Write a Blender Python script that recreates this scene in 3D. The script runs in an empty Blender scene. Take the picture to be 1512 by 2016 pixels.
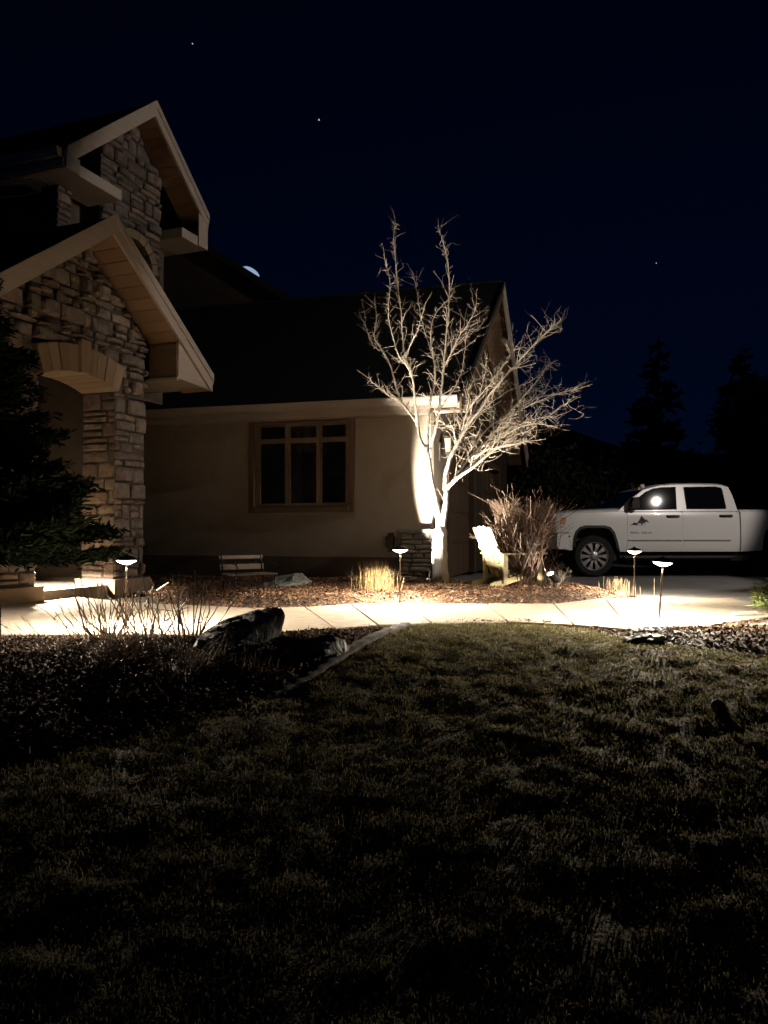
import bpy, bmesh, math, random
import numpy as np
from mathutils import Vector, Matrix
R = math.radians
rng = random.Random(7)
nrng = np.random.default_rng(11)
sc = bpy.context.scene
COL = sc.collection

# ------------------------------------------------------------------ camera
CAM_Z = 0.80                      # eye height above the level of the walk
F_PX, CX, CY = 1550.0, 756.0, 1008.0
PITCH = math.atan(42.0 / F_PX)
cam_d = bpy.data.cameras.new('camera')
cam_d.sensor_fit = 'HORIZONTAL'
cam_d.sensor_width = 36.0
cam_d.lens = 36.0 * F_PX / 1512.0
cam_d.clip_start, cam_d.clip_end = 0.05, 2000
cam = bpy.data.objects.new('camera', cam_d)
COL.objects.link(cam)
cam.location = (0, 0, CAM_Z)
cam.rotation_euler = (R(90) + PITCH, 0, 0)
sc.camera = cam

# ------------------------------------------------------------------ night sky, faint moonlight
world = bpy.data.worlds.new('World')
sc.world = world
world.use_nodes = True
wn, wl = world.node_tree.nodes, world.node_tree.links
sky = wn.new('ShaderNodeTexSky')
sky.sky_type = 'NISHITA'
sky.sun_disc = False
sky.sun_elevation = R(12)
sky.sun_rotation = R(200)
sky.ozone_density = 6.0
tint = wn.new('ShaderNodeMix'); tint.data_type = 'RGBA'; tint.blend_type = 'MULTIPLY'
tint.inputs[0].default_value = 1.0
wl.new(sky.outputs[0], tint.inputs[6]); tint.inputs[7].default_value = (0.14, 0.38, 0.95, 1)
wl.new(tint.outputs[2], wn['Background'].inputs[0])
wn['Background'].inputs[1].default_value = 0.0016

sun_d = bpy.data.lights.new('moonlight', 'SUN')
sun_d.energy = 0.004; sun_d.angle = R(0.5); sun_d.color = (0.75, 0.85, 1.0)
sun = bpy.data.objects.new('moonlight', sun_d); COL.objects.link(sun)
sun.rotation_euler = (R(50), 0, R(20))

sc.view_settings.view_transform = 'Standard'
sc.view_settings.look = 'None'
sc.view_settings.exposure = 0.0
sc.view_settings.gamma = 1.0
sc.view_settings.use_curve_mapping = False
cy = sc.cycles
cy.use_denoising = True
cy.max_bounces = 6; cy.diffuse_bounces = 4; cy.glossy_bounces = 3; cy.transmission_bounces = 4
cy.sample_clamp_indirect = 4.0
cy.caustics_reflective = False; cy.caustics_refractive = False

# lamp powers in one place
P_PATH, P_UP, P_UP2, P_WALL, P_FLOOD = 1000.0, 2300.0, 30.0, 4600.0, 950.0
WARM = (1.0, 0.80, 0.56)
WARM2 = (1.0, 0.86, 0.66)

# ------------------------------------------------------------------ helpers
CP, SP = math.cos(PITCH), math.sin(PITCH)
def ray(px, py):
    a, b = (px - CX) / F_PX, (CY - py) / F_PX
    return Vector((a, CP - b * SP, SP + b * CP))
def at(px, py, Y):
    d = ray(px, py); t = Y / d.y
    return Vector((d.x * t, Y, CAM_Z + d.z * t))
def onz(px, py, z):
    d = ray(px, py); t = (z - CAM_Z) / d.z
    return Vector((d.x * t, d.y * t, z))

def terrain(x, y):
    """bare ground height; the lawn falls away towards the camera"""
    y0, k, s = 5.75, 0.155, 0.5          # crest, slope, rounding
    d = y0 - y
    z = -k * 0.5 * (d + math.sqrt(d * d + s * s)) + 0.02
    z = max(z, -1.8)
    if y > 6.2: z = min(z, 0.0) * max(0.0, 1 - (y - 6.2) / 0.6) if y < 6.8 else 0.0
    dx = min(max((x - 0.5) / 2.0, 0), 1)
    z += -0.012 * max(0, min(y, 18) - 9.0) * dx
    return z
def gnd(px, py):
    d = ray(px, py); t0 = 1.0
    for i in range(4000):
        p = Vector((d.x * t0, d.y * t0, CAM_Z + d.z * t0))
        if p.z <= terrain(p.x, p.y): return p
        t0 += 0.01
    return p

def rot_basis(rx=0, ry=0, rz=0):
    from mathutils import Euler
    return Euler((rx, ry, rz)).to_matrix()

class MB:
    def __init__(s): s.v = []; s.f = []
    def add(s, vs, fs):
        o = len(s.v); s.v.extend([tuple(p) for p in vs]); s.f.extend([tuple(i + o for i in f) for f in fs]); return s
    def box(s, lo, hi, T=None):
        x0, y0, z0 = lo; x1, y1, z1 = hi
        vs = [(x0,y0,z0),(x1,y0,z0),(x1,y1,z0),(x0,y1,z0),(x0,y0,z1),(x1,y0,z1),(x1,y1,z1),(x0,y1,z1)]
        if T: vs = [T(*p) for p in vs]
        return s.add(vs, [(0,3,2,1),(4,5,6,7),(0,1,5,4),(1,2,6,5),(2,3,7,6),(3,0,4,7)])
    def obox(s, c, size, M=None):
        M = M or Matrix.Identity(3); c = Vector(c); h = Vector(size) / 2
        vs = [c + M @ Vector((sx*h.x, sy*h.y, sz*h.z)) for sz in (-1,1) for (sx,sy) in ((-1,-1),(1,-1),(1,1),(-1,1))]
        return s.add(vs, [(0,3,2,1),(4,5,6,7),(0,1,5,4),(1,2,6,5),(2,3,7,6),(3,0,4,7)])
    def bar(s, a, b, w, h, up=(0,0,1)):
        a, b = Vector(a), Vector(b); d = (b - a); L = d.length; d.normalize()
        x = d.cross(Vector(up))
        if x.length < 1e-4: x = Vector((1,0,0))
        x.normalize(); z = x.cross(d).normalized()
        M = Matrix((x, d, z)).transposed()
        return s.obox((a + b) / 2, (w, L, h), M)
    def prism(s, poly, fn, t0, t1):
        """poly of 2-D points, fn(a,b,t)->point, extruded between t0 and t1"""
        n = len(poly)
        vs = [fn(a, b, t0) for a, b in poly] + [fn(a, b, t1) for a, b in poly]
        fs = [tuple(range(n))[::-1], tuple(range(n, 2*n))] + [(i, (i+1) % n, n + (i+1) % n, n + i) for i in range(n)]
        return s.add(vs, fs)
    def tube(s, pts, radii, n=6, cap=True):
        pts = [Vector(p) for p in pts]; k = len(pts); o = []
        ref = Vector((0.31, 0.77, 0.2))
        for i, p in enumerate(pts):
            d = (pts[min(i+1, k-1)] - pts[max(i-1, 0)]).normalized()
            x = d.cross(ref)
            if x.length < 1e-3: x = d.cross(Vector((1,0,0)))
            x.normalize(); y = d.cross(x)
            for j in range(n):
                a = 2*math.pi*j/n
                o.append(p + (x*math.cos(a) + y*math.sin(a)) * radii[i])
        fs = [(i*n+j, i*n+(j+1) % n, (i+1)*n+(j+1) % n, (i+1)*n+j) for i in range(k-1) for j in range(n)]
        if cap: fs += [tuple(range(n))[::-1], tuple(range((k-1)*n, k*n))]
        return s.add(o, fs)
    def lathe(s, prof, n=20, c=(0,0,0), M=None, capends=True):
        c = Vector(c); vs = []
        for r, z in prof:
            for j in range(n):
                a = 2*math.pi*j/n; p = Vector((r*math.cos(a), r*math.sin(a), z))
                vs.append(c + (M @ p if M else p))
        k = len(prof)
        fs = [(i*n+j, i*n+(j+1) % n, (i+1)*n+(j+1) % n, (i+1)*n+j) for i in range(k-1) for j in range(n)]
        if capends: fs += [tuple(range(n))[::-1], tuple(range((k-1)*n, k*n))]
        return s.add(vs, fs)
    def build(s, name, mat, parent=None, smooth=False, off=None, bevel=0, kind=None, angle=40):
        off = Vector(off) if off is not None else (Vector(parent['o']) if parent is not None and 'o' in parent else Vector((0,0,0)))
        me = bpy.data.meshes.new(name)
        me.from_pydata([(p[0]-off[0], p[1]-off[1], p[2]-off[2]) for p in s.v], [], s.f)
        if smooth:
            me.polygons.foreach_set('use_smooth', [True]*len(me.polygons))
            me.set_sharp_from_angle(angle=R(angle))
        me.materials.append(M(mat)); me.update()
        o = bpy.data.objects.new(name, me); COL.objects.link(o)
        if parent is not None:
            o.parent = parent
            o['o'] = list(off)
        if bevel:
            b = o.modifiers.new('bevel', 'BEVEL'); b.width = bevel; b.segments = 2; b.limit_method = 'ANGLE'; b.angle_limit = R(35)
        if kind: o['kind'] = kind
        return o

def tag(o, label, cat, group=None):
    o['label'] = label; o['category'] = cat
    if group: o['group'] = group
    return o
def thing(name, loc, label, cat, group=None, rz=0.0):
    o = bpy.data.objects.new(name, None); COL.objects.link(o)
    o.empty_display_size = 0.2
    o.location = loc; o.rotation_euler = (0, 0, rz)
    o['o'] = [0.0, 0.0, 0.0] if rz or True else None
    return tag(o, label, cat, group)
def wthing(name, loc, label, cat, group=None):
    """a thing whose parts are given in world coordinates"""
    o = thing(name, loc, label, cat, group); o['o'] = list(Vector(loc)); return o
def copy_tree(o, parent=None):
    c = o.copy(); COL.objects.link(c); c.parent = parent
    for ch in [k for k in bpy.data.objects if k.parent == o]: copy_tree(ch, c)
    return c

# ------------------------------------------------------------------ materials
MATS = {}
def M(n): return MATS[n] if isinstance(n, str) else n
def mat(name, cols, rough=0.8, scale=8.0, by='noise', bump=0.0, bscale=60.0, spec=0.3, metal=0.0, coat=0.0, stretch=(1,1,1), detail=6.0, emis=None, mixn=0.35, bdist=0.01, trans=0.0):
    """cols: list of colours for a ramp driven by noise / object random / island random"""
    m = bpy.data.materials.new(name); m.use_nodes = True
    nt = m.node_tree; N, L = nt.nodes, nt.links
    b = N['Principled BSDF']
    b.inputs['Roughness'].default_value = rough
    b.inputs['Specular IOR Level'].default_value = spec
    b.inputs['Metallic'].default_value = metal
    b.inputs['Coat Weight'].default_value = coat
    if emis:
        b.inputs['Emission Color'].default_value = (*emis[0], 1); b.inputs['Emission Strength'].default_value = emis[1]
    tc = N.new('ShaderNodeTexCoord'); mp = N.new('ShaderNodeMapping'); mp.inputs['Scale'].default_value = stretch
    L.new(tc.outputs['Object'], mp.inputs[0])
    nz = N.new('ShaderNodeTexNoise'); nz.inputs['Scale'].default_value = scale; nz.inputs['Detail'].default_value = detail
    L.new(mp.outputs[0], nz.inputs['Vector'])
    rp = N.new('ShaderNodeValToRGB'); el = rp.color_ramp.elements
    if len(cols) == 1: cols = [cols[0], cols[0]]
    k = len(cols)
    lo, hi = (0.3, 0.7) if by == 'noise' else (0.0, 1.0)
    while len(el) < k: el.new(0.5)
    for i, c in enumerate(cols):
        el[i].position = lo + (hi - lo) * i / max(1, k - 1); el[i].color = (*c, 1)
    if by == 'noise': L.new(nz.outputs[0], rp.inputs[0])
    else:
        if by == 'object': src = N.new('ShaderNodeObjectInfo').outputs['Random']
        else: src = N.new('ShaderNodeNewGeometry').outputs['Random Per Island']
        ad = N.new('ShaderNodeMath'); ad.operation = 'MULTIPLY_ADD'; ad.inputs[1].default_value = mixn; 
        sb = N.new('ShaderNodeMath'); sb.operation = 'SUBTRACT'; sb.inputs[1].default_value = 0.5
        L.new(nz.outputs[0], sb.inputs[0]); L.new(sb.outputs[0], ad.inputs[0]); L.new(src, ad.inputs[2]); L.new(ad.outputs[0], rp.inputs[0])
    L.new(rp.outputs[0], b.inputs['Base Color'])
    if bump:
        n2 = N.new('ShaderNodeTexNoise'); n2.inputs['Scale'].default_value = bscale; n2.inputs['Detail'].default_value = 5.0
        L.new(mp.outputs[0], n2.inputs['Vector'])
        bp = N.new('ShaderNodeBump'); bp.inputs['Strength'].default_value = bump; bp.inputs['Distance'].default_value = bdist
        L.new(n2.outputs[0], bp.inputs['Height']); L.new(bp.outputs[0], b.inputs['Normal'])
    if trans:
        tl = N.new('ShaderNodeBsdfTranslucent'); mx = N.new('ShaderNodeMixShader'); mx.inputs[0].default_value = trans
        L.new(rp.outputs[0], tl.inputs[0]); L.new(b.outputs[0], mx.inputs[1]); L.new(tl.outputs[0], mx.inputs[2])
        L.new(mx.outputs[0], N['Material Output'].inputs[0])
    MATS[name] = m; return m

mat('soil', [(.03,.022,.016),(.07,.05,.035)], .95, 12, bump=.8, bscale=40, bdist=.03)
mat('lawn_soil', [(.022,.02,.010),(.045,.038,.02),(.03,.032,.013)], .95, 9, bump=.8, bscale=60, bdist=.03)
mat('grass', [(.062,.062,.022),(.17,.14,.068),(.10,.112,.036),(.23,.18,.10),(.12,.092,.05),(.088,.098,.032)], .8, 3.5, by='island', spec=.12, trans=.26, mixn=1.3)
mat('mulch', [(.05,.024,.013),(.14,.065,.034),(.09,.045,.025),(.22,.12,.07),(.38,.26,.16)], .75, 5, by='island', spec=.3)
mat('litter', [(.03,.021,.015),(.065,.045,.031),(.042,.028,.02),(.11,.075,.052),(.20,.15,.11)], .95, 5, by='island', spec=.04)
mat('concrete', [(.24,.19,.145),(.40,.33,.26),(.33,.27,.21),(.37,.305,.24)], .85, 3.5, bump=.25, bscale=120, bdist=.003)
mat('drive', [(.15,.145,.14),(.22,.21,.20),(.18,.175,.17)], .85, 2.0, bump=.3, bscale=90, bdist=.004)
mat('kerbing', [(.026,.023,.021),(.05,.044,.04)], .9, 6, bump=.4, bscale=70, bdist=.004)
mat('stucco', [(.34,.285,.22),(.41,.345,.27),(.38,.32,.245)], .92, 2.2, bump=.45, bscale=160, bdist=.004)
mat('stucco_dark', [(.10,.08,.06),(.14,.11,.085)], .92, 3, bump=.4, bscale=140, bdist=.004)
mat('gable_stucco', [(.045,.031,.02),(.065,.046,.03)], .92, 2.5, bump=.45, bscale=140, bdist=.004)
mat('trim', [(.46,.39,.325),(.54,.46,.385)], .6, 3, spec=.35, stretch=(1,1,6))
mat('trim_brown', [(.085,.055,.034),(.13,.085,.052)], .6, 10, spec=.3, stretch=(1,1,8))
mat('sash', [(.15,.10,.065),(.20,.14,.09)], .5, 10, spec=.35)
mat('wood_soffit', [(.15,.09,.052),(.23,.145,.085),(.19,.115,.066)], .6, 4, by='object', stretch=(8,1,8), spec=.3)
mat('shingle', [(.010,.010,.011),(.028,.027,.028)], .9, 18, bump=.8, bscale=30, bdist=.02, spec=.2)
mat('stone', [(.17,.13,.105),(.085,.07,.062),(.26,.20,.155),(.125,.085,.068),(.20,.165,.14),(.11,.097,.085),(.28,.215,.165)], .85, 9, by='object', bump=.9, bscale=22, bdist=.02, mixn=.5)
mat('ledgestone', [(.26,.25,.22),(.17,.16,.145),(.31,.29,.25),(.22,.205,.18)], .85, 9, by='object', bump=.8, bscale=30, bdist=.015, mixn=.5)
mat('mortar', [(.06,.05,.042),(.09,.075,.06)], .95, 20)
mat('voussoir', [(.27,.195,.13),(.22,.155,.10),(.31,.225,.155),(.245,.18,.125)], .85, 7, by='object', bump=.5, bscale=50, bdist=.006, mixn=.4)
mat('bark', [(.26,.22,.18),(.50,.45,.39),(.37,.32,.27)], .85, 14, bump=.9, bscale=45, bdist=.012, stretch=(1,1,.35))
mat('twig', [(.30,.25,.19),(.42,.35,.27)], .8, 20)
mat('dogwood', [(.085,.048,.033),(.16,.105,.068),(.11,.065,.045),(.21,.145,.098)], .6, 4, by='island')
mat('graytwig', [(.22,.18,.15),(.40,.34,.28),(.30,.24,.19)], .7, 4, by='island')
mat('straw', [(.50,.36,.17),(.66,.50,.27),(.42,.29,.13)], .7, 4, by='island', trans=.35)
mat('stubble', [(.12,.085,.05),(.18,.13,.08),(.10,.07,.042)], .8, 4, by='island')
mat('needle', [(.003,.005,.003),(.007,.012,.006),(.005,.008,.004)], .95, 4, by='island', spec=.03)
mat('needle_gold', [(.045,.065,.018),(.10,.12,.032),(.065,.09,.025)], .6, 4, by='island', trans=.3)
mat('leaf_dark', [(.010,.011,.005),(.026,.026,.011),(.018,.017,.007)], .7, 4, by='island')
mat('conifer_bark', [(.04,.03,.022),(.07,.05,.035)], .9, 14)
mat('black_metal', [(.012,.011,.010),(.022,.02,.018)], .45, 20, spec=.5, metal=.3)
mat('bronze_metal', [(.035,.026,.018),(.055,.042,.03)], .45, 30, spec=.5, metal=.5)
mat('lens_path', [(.9,.85,.75)], .4, emis=((1.0,.86,.66), 30.0))
mat('lens_spot', [(.9,.9,.85)], .3, emis=((1.0,.93,.82), 40.0))
mat('lens_flood', [(.9,.9,.85)], .3, emis=((1.0,.93,.84), 70.0))
mat('frost_glass', [(.20,.19,.155),(.26,.245,.20)], .35, 5, spec=.5)
mat('pane', [(.006,.007,.009)], .06, spec=.5)
mat('chair_wood', [(.46,.38,.19),(.56,.47,.26),(.50,.41,.21)], .55, 5, spec=.35, stretch=(6,6,1))
mat('bench_wood', [(.42,.36,.30),(.55,.48,.40)], .7, 12, stretch=(6,1,6))
mat('rock_dark', [(.05,.05,.053),(.10,.10,.10),(.07,.07,.072),(.13,.13,.13),(.34,.335,.325),(.60,.59,.57)], .85, 9, bump=1.0, bscale=18, bdist=.04, stretch=(1.6,1,.45))
mat('rock_pale', [(.33,.36,.31),(.46,.48,.42)], .85, 5, bump=.9, bscale=16, bdist=.03)
mat('paint', [(.80,.79,.77),(.82,.81,.79)], .28, 1.5, spec=.5, coat=.6)
mat('plastic', [(.012,.012,.013),(.02,.02,.021)], .55, 20, spec=.4)
mat('tyre', [(.012,.012,.012),(.022,.021,.02)], .85, 20, bump=.4, bscale=60)
mat('alloy', [(.45,.44,.42),(.52,.51,.49)], .35, 8, metal=.7, spec=.5)
mat('chrome', [(.6,.6,.6)], .12, metal=1.0)
mat('car_glass', [(.004,.004,.005)], .03, spec=.75)
mat('lamp_clear', [(.45,.45,.47),(.6,.6,.62)], .15, 20, spec=.6)
mat('amber', [(.75,.28,.03),(.85,.38,.05)], .25, 20, spec=.6)
mat('red_lamp', [(.35,.02,.01)], .25, spec=.6)
mat('decal', [(.03,.03,.035)], .5)
mat('decal_grey', [(.22,.22,.23)], .5)
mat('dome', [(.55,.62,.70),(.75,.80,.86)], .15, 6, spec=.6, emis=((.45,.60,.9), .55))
mat('star', [(1,1,1)], emis=((.8,.88,1.0), .7))
mat('shaded_interior', [(.025,.019,.014),(.04,.03,.022)], .9, 5)  # porch shade is put into this wall colour
mat('hill', [(.010,.012,.009),(.02,.024,.016)], .95, .2)
mat('white_plastic', [(.6,.6,.6)], .4)

def solo(mb, name, m, loc, label=None, cat=None, group=None, smooth=False, bevel=0, kind=None):
    o = mb.build(name, m, None, smooth, off=loc, bevel=bevel, kind=kind)
    o.location = loc
    if label: tag(o, label, cat, group)
    return o
def structure(mb, name, m, smooth=False, parent=None):
    o = mb.build(name, m, parent, smooth)
    if parent is None: o['kind'] = 'structure'
    return o

# ------------------------------------------------------------------ ground sheets
def in_poly(x, y, P):
    c = np.zeros(np.shape(x), bool); n = len(P); j = n - 1
    for i in range(n):
        xi, yi = P[i]; xj, yj = P[j]
        t = ((yi > y) != (yj > y)) & (x < (xj - xi) * (y - yi) / (yj - yi + 1e-12) + xi)
        c ^= t; j = i
    return c
def edge_dist(x, y, P):
    d = np.full(np.shape(x), 1e9); n = len(P)
    for i in range(n):
        ax, ay = P[i]; bx, by = P[(i+1) % n]; dx, dy = bx-ax, by-ay
        t = np.clip(((x-ax)*dx + (y-ay)*dy) / (dx*dx + dy*dy + 1e-9), 0, 1)
        d = np.minimum(d, np.hypot(x-ax-t*dx, y-ay-t*dy))
    return d
_h = {}
def vnoise(x, y, s, seed=0):
    """smooth value noise"""
    if seed not in _h: _h[seed] = np.random.default_rng(seed).random((64, 64))
    T = _h[seed]; x = np.asarray(x)*s + 1000; y = np.asarray(y)*s + 1000
    i, j = np.floor(x).astype(int), np.floor(y).astype(int); fx, fy = x-i, y-j
    fx = fx*fx*(3-2*fx); fy = fy*fy*(3-2*fy); i %= 64; j %= 64; i1, j1 = (i+1) % 64, (j+1) % 64
    return (T[i,j]*(1-fx)+T[i1,j]*fx)*(1-fy) + (T[i,j1]*(1-fx)+T[i1,j1]*fx)*fy
tv = np.vectorize(terrain)

class Patch:
    def __init__(s, poly, base, mound=0.0, ramp=0.5, rough=0.0, seed=1, fq=3.0):
        s.fq = fq
        s.poly = [(p[0], p[1]) for p in poly]; s.base, s.mound, s.ramp, s.rough, s.seed = base, mound, ramp, rough, seed
    def z(s, x, y):
        x, y = np.asarray(x, float), np.asarray(y, float)
        d = np.clip(edge_dist(x, y, s.poly) / s.ramp, 0, 1) * in_poly(x, y, s.poly)
        return tv(x, y) + s.base + s.mound * d * d * (3-2*d) + s.rough * (vnoise(x, y, s.fq, s.seed) + .6*vnoise(x, y, s.fq*2.3, s.seed+1) - .8) * np.clip(d*2, 0, 1)
    def sheet(s, name, m, step):
        P = np.array(s.poly); x0, y0 = P.min(0); x1, y1 = P.max(0)
        xs = np.arange(x0, x1+step, step); ys = np.arange(y0, y1+step, step)
        gx, gy = np.meshgrid(xs, ys, indexing='ij')
        Z = s.z(gx, gy); cx, cy2 = gx[:-1,:-1]+step/2, gy[:-1,:-1]+step/2
        ins = in_poly(cx, cy2, s.poly)
        idx = np.arange(gx.size).reshape(gx.shape)
        f = np.stack([idx[:-1,:-1], idx[1:,:-1], idx[1:,1:], idx[:-1,1:]], -1)[ins]
        used = np.unique(f); mp = np.full(gx.size, -1); mp[used] = np.arange(len(used))
        mb = MB(); mb.v = np.stack([gx.ravel(), gy.ravel(), Z.ravel()], -1)[used].tolist(); mb.f = mp[f].tolist()
        return structure(mb, name, m, smooth=True)
    def sample(s, n, dens=None, ymax=99):
        P = np.array(s.poly); lo, hi = P.min(0), P.max(0); out = []
        tot = 0
        while tot < n:
            q = lo + nrng.random((n*2, 2))*(hi-lo)
            k = in_poly(q[:,0], q[:,1], s.poly)
            if dens is not None: k &= nrng.random(len(q)) < dens(q[:,0], q[:,1])
            q = q[k]; out.append(q); tot += len(q)
        q = np.concatenate(out)[:n]
        return q[:,0], q[:,1], s.z(q[:,0], q[:,1])

def stuff_mesh(name, m, verts, faces, label, cat, parent=None):
    me = bpy.data.meshes.new(name)
    me.from_pydata(verts.tolist(), [], faces.tolist()); me.materials.append(M(m)); me.update()
    o = bpy.data.objects.new(name, me); COL.objects.link(o); o['kind'] = 'stuff'
    if label: tag(o, label, cat)
    return o
def chips(name, m, patch, n, L, W, label, cat, tilt=.5, dens=None, lift=.012):
    x, y, z = patch.sample(n, dens)
    a = nrng.random(n)*2*math.pi; l = nrng.uniform(*L, n); w = nrng.uniform(*W, n)
    t1, t2 = nrng.normal(0, tilt, n), nrng.normal(0, tilt, n)
    ca, sa = np.cos(a), np.sin(a)
    ux, uy, uz = ca*np.cos(t1), sa*np.cos(t1), np.sin(t1)
    vx, vy, vz = -sa*np.cos(t2), ca*np.cos(t2), np.sin(t2)
    c = np.stack([x, y, z + lift*nrng.random(n)*2], -1); U = np.stack([ux,uy,uz], -1)*l[:,None]/2; V = np.stack([vx,vy,vz], -1)*w[:,None]/2
    k = nrng.uniform(.4, 1, (n, 1)); up = np.array([0,0,1.])*(w*.35)[:,None]
    verts = np.concatenate([c-U-V*k, c+U-V, c+U*.9+V*k, c-U*.9+V, c+up], 0)
    i = np.arange(n)
    f = np.concatenate([np.stack([i+a_*n, i+((a_+1) % 4)*n, i+4*n], -1) for a_ in range(4)], 0)
    return stuff_mesh(name, m, verts, f, label, cat)
def blades(n, x, y, z, hgt, wid, lean):
    a = nrng.random(n)*2*math.pi; h = nrng.uniform(*hgt, n); w = nrng.uniform(*wid, n); le = np.abs(nrng.normal(0, lean, n))
    d = np.stack([np.cos(a), np.sin(a), np.zeros(n)], -1); s = np.stack([-np.sin(a), np.cos(a), np.zeros(n)], -1)
    b = np.stack([x, y, z], -1); up = np.array([0,0,1.])
    mid = b + d*(h*.35*np.sin(le))[:,None] + up*(h*.6*np.cos(le*.6))[:,None]
    tip = b + d*(h*np.sin(le))[:,None] + up*(h*np.cos(le))[:,None]
    W = s*(w/2)[:,None]
    verts = np.concatenate([b-W, b+W, mid+W*.8, mid-W*.8, tip], 0); i = np.arange(n)
    f = [np.stack([i, i+n, i+2*n, i+3*n], -1)]
    return verts, np.concatenate([np.stack([i, i+n, i+2*n], -1), np.stack([i, i+2*n, i+3*n], -1), np.stack([i+3*n, i+2*n, i+4*n], -1)], 0)

# one sheet to the horizon
def spaced(lo, hi, step, far):
    a = list(np.arange(lo, hi+1e-6, step)); s = step
    x = hi; up = []
    while x < far: s *= 1.5; x += s; up.append(x)
    s = step; x = lo; dn = []
    while x > -far: s *= 1.5; x -= s; dn.append(x)
    return dn[::-1] + a + up
gxs, gys = spaced(-9, 9, .3, 700), spaced(-1, 20, .3, 700)
g = MB()
g.v = [(x, y, terrain(x, y) - .045) for x in gxs for y in gys]
ny = len(gys)
g.f = [(i*ny+j, (i+1)*ny+j, (i+1)*ny+j+1, i*ny+j+1) for i in range(len(gxs)-1) for j in range(ny-1)]
structure(g, 'ground', 'soil', smooth=True)

W2 = lambda L, z=0.0: [tuple(onz(px, py, z)[:2]) for px, py in L]
G2 = lambda L: [tuple(gnd(px, py)[:2]) for px, py in L]
near_edge = [(-250,1264),(0,1249),(200,1247),(330,1248),(430,1248),(560,1243),(660,1236),(745,1230),(850,1226),(1000,1223),(1130,1229),(1240,1237),(1400,1229),(1560,1208)]
far_edge = [(-300,1165),(0,1163),(120,1172),(240,1184),(330,1189),(500,1197),(600,1194),(690,1189),(800,1187),(960,1188),(1090,1188),(1190,1177),(1300,1179),(1440,1177)]
WALK_Z = 0.02
NE, FE = W2(near_edge, WALK_Z), W2(far_edge, WALK_Z)

edging_px = [(800,1231),(755,1247),(705,1272),(650,1305),(595,1338),(530,1366),(440,1398),(300,1436),(130,1480),(-120,1530)]
N_EDGING = 6
ED = G2(edging_px)
lawn_top = [(800,1227),(900,1222),(1000,1220),(1100,1226),(1180,1243),(1260,1262),(1380,1276),(1512,1288)]
LT = G2(lawn_top)
lawn = Patch([(-4.5, 1.0)] + ED[::-1] + LT + [(4.2, LT[-1][1]), (7, LT[-1][1]), (7, -2.5), (-4.5, -2.5)], -.008, .012, .3, .022, 3, 7.5)
lawn.sheet('lawn', 'lawn_soil', .05)
front_bed = Patch([(-8, 7.0), (-8, ED[-1][1]+.1)] + ED[::-1] + [NE[8], NE[7], NE[6], NE[5], NE[4], NE[3], NE[2], NE[1], NE[0]], -.012, .05, .5, .05, 5)
front_bed.sheet('front_bed', 'soil', .07)
right_bed = Patch([NE[8], NE[9], NE[10], NE[11], NE[12], NE[13], (8, NE[13][1]), (8, LT[-1][1]), (4.2, LT[-1][1])] + LT[::-1][:7], -.01, .03, .4, .03, 8)
right_bed.sheet('right_bed', 'soil', .07)
BT = math.radians(16); CM, SM = math.cos(BT), math.sin(BT)
TH_M, TH_E = R(16), R(21)
def Hm(u, v, z): return (u*CM + v*SM, -u*SM + v*CM, z)
CE, SE = math.cos(TH_E), math.sin(TH_E)
def He(u, v, z): return (u*CE + v*SE, -u*SE + v*CE, z)
bed_back = [Hm(-2.4, 12.3, 0)[:2], tuple(onz(900, 1149, 0)[:2]), tuple(onz(1010, 1146, 0)[:2]), tuple(onz(1120, 1149, 0)[:2]), tuple(onz(1200, 1160, 0)[:2]), tuple(onz(1255, 1173, 0)[:2])]
back_bed = Patch([FE[4], Hm(-8.6, 12.3, 0)[:2]] + bed_back + [FE[11], FE[10], FE[9], FE[8], FE[7], FE[6], FE[5]], .0, .085, .55, .04, 12)
back_bed.sheet('back_bed', 'soil', .08)
def bz(x, y): return float(back_bed.z(np.array([x]), np.array([y]))[0])
def fz(x, y): return float(front_bed.z(np.array([x]), np.array([y]))[0])

# driveway of broad slabs
drv = MB()
dxs, dys = np.arange(.2, 20.1, .5), np.arange(8.6, 30.1, .5)
drv.v = [(x, y, terrain(x, y) - .006) for x in dxs for y in dys]
nd = len(dys)
drv.f = [(i*nd+j, (i+1)*nd+j, (i+1)*nd+j+1, i*nd+j+1) for i in range(len(dxs)-1) for j in range(nd-1)]
structure(drv, 'driveway', 'drive', smooth=True)

# concrete walk: each slab its own piece with an open joint
walk = MB()
walk.v = [(x, y, -.012) for x, y in NE] + [(x, y, -.012) for x, y in FE]
nw = len(NE)
walk.f = [(i, i+1, nw+i+1, nw+i) for i in range(nw-1)]
wo = structure(walk, 'walk', 'soil')
wo['o'] = [0., 0., 0.]
for i in range(nw-1):
    a, b, c, d = [Vector((*p, 0)) for p in (NE[i], NE[i+1], FE[i+1], FE[i])]
    cen = (a+b+c+d)/4
    n1 = (b-a).normalized(); n2 = (c-d).normalized(); gp = .008
    q = [a+n1*gp, b-n1*gp, c-n2*gp, d+n2*gp]
    s = MB(); dz = rng.uniform(-.003, .003)
    top = WALK_Z + dz
    ins = [p + (cen-p).normalized()*.012 for p in q]
    s.v = [(p.x, p.y, -.01) for p in q] + [(p.x, p.y, top-.008) for p in q] + [(p.x, p.y, top) for p in ins]
    s.f = [(k, (k+1) % 4, 4+(k+1) % 4, 4+k) for k in range(4)] + [(4+k, 4+(k+1) % 4, 8+(k+1) % 4, 8+k) for k in range(4)] + [(8,9,10,11)]
    s.build('slab', 'concrete', wo)

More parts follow.
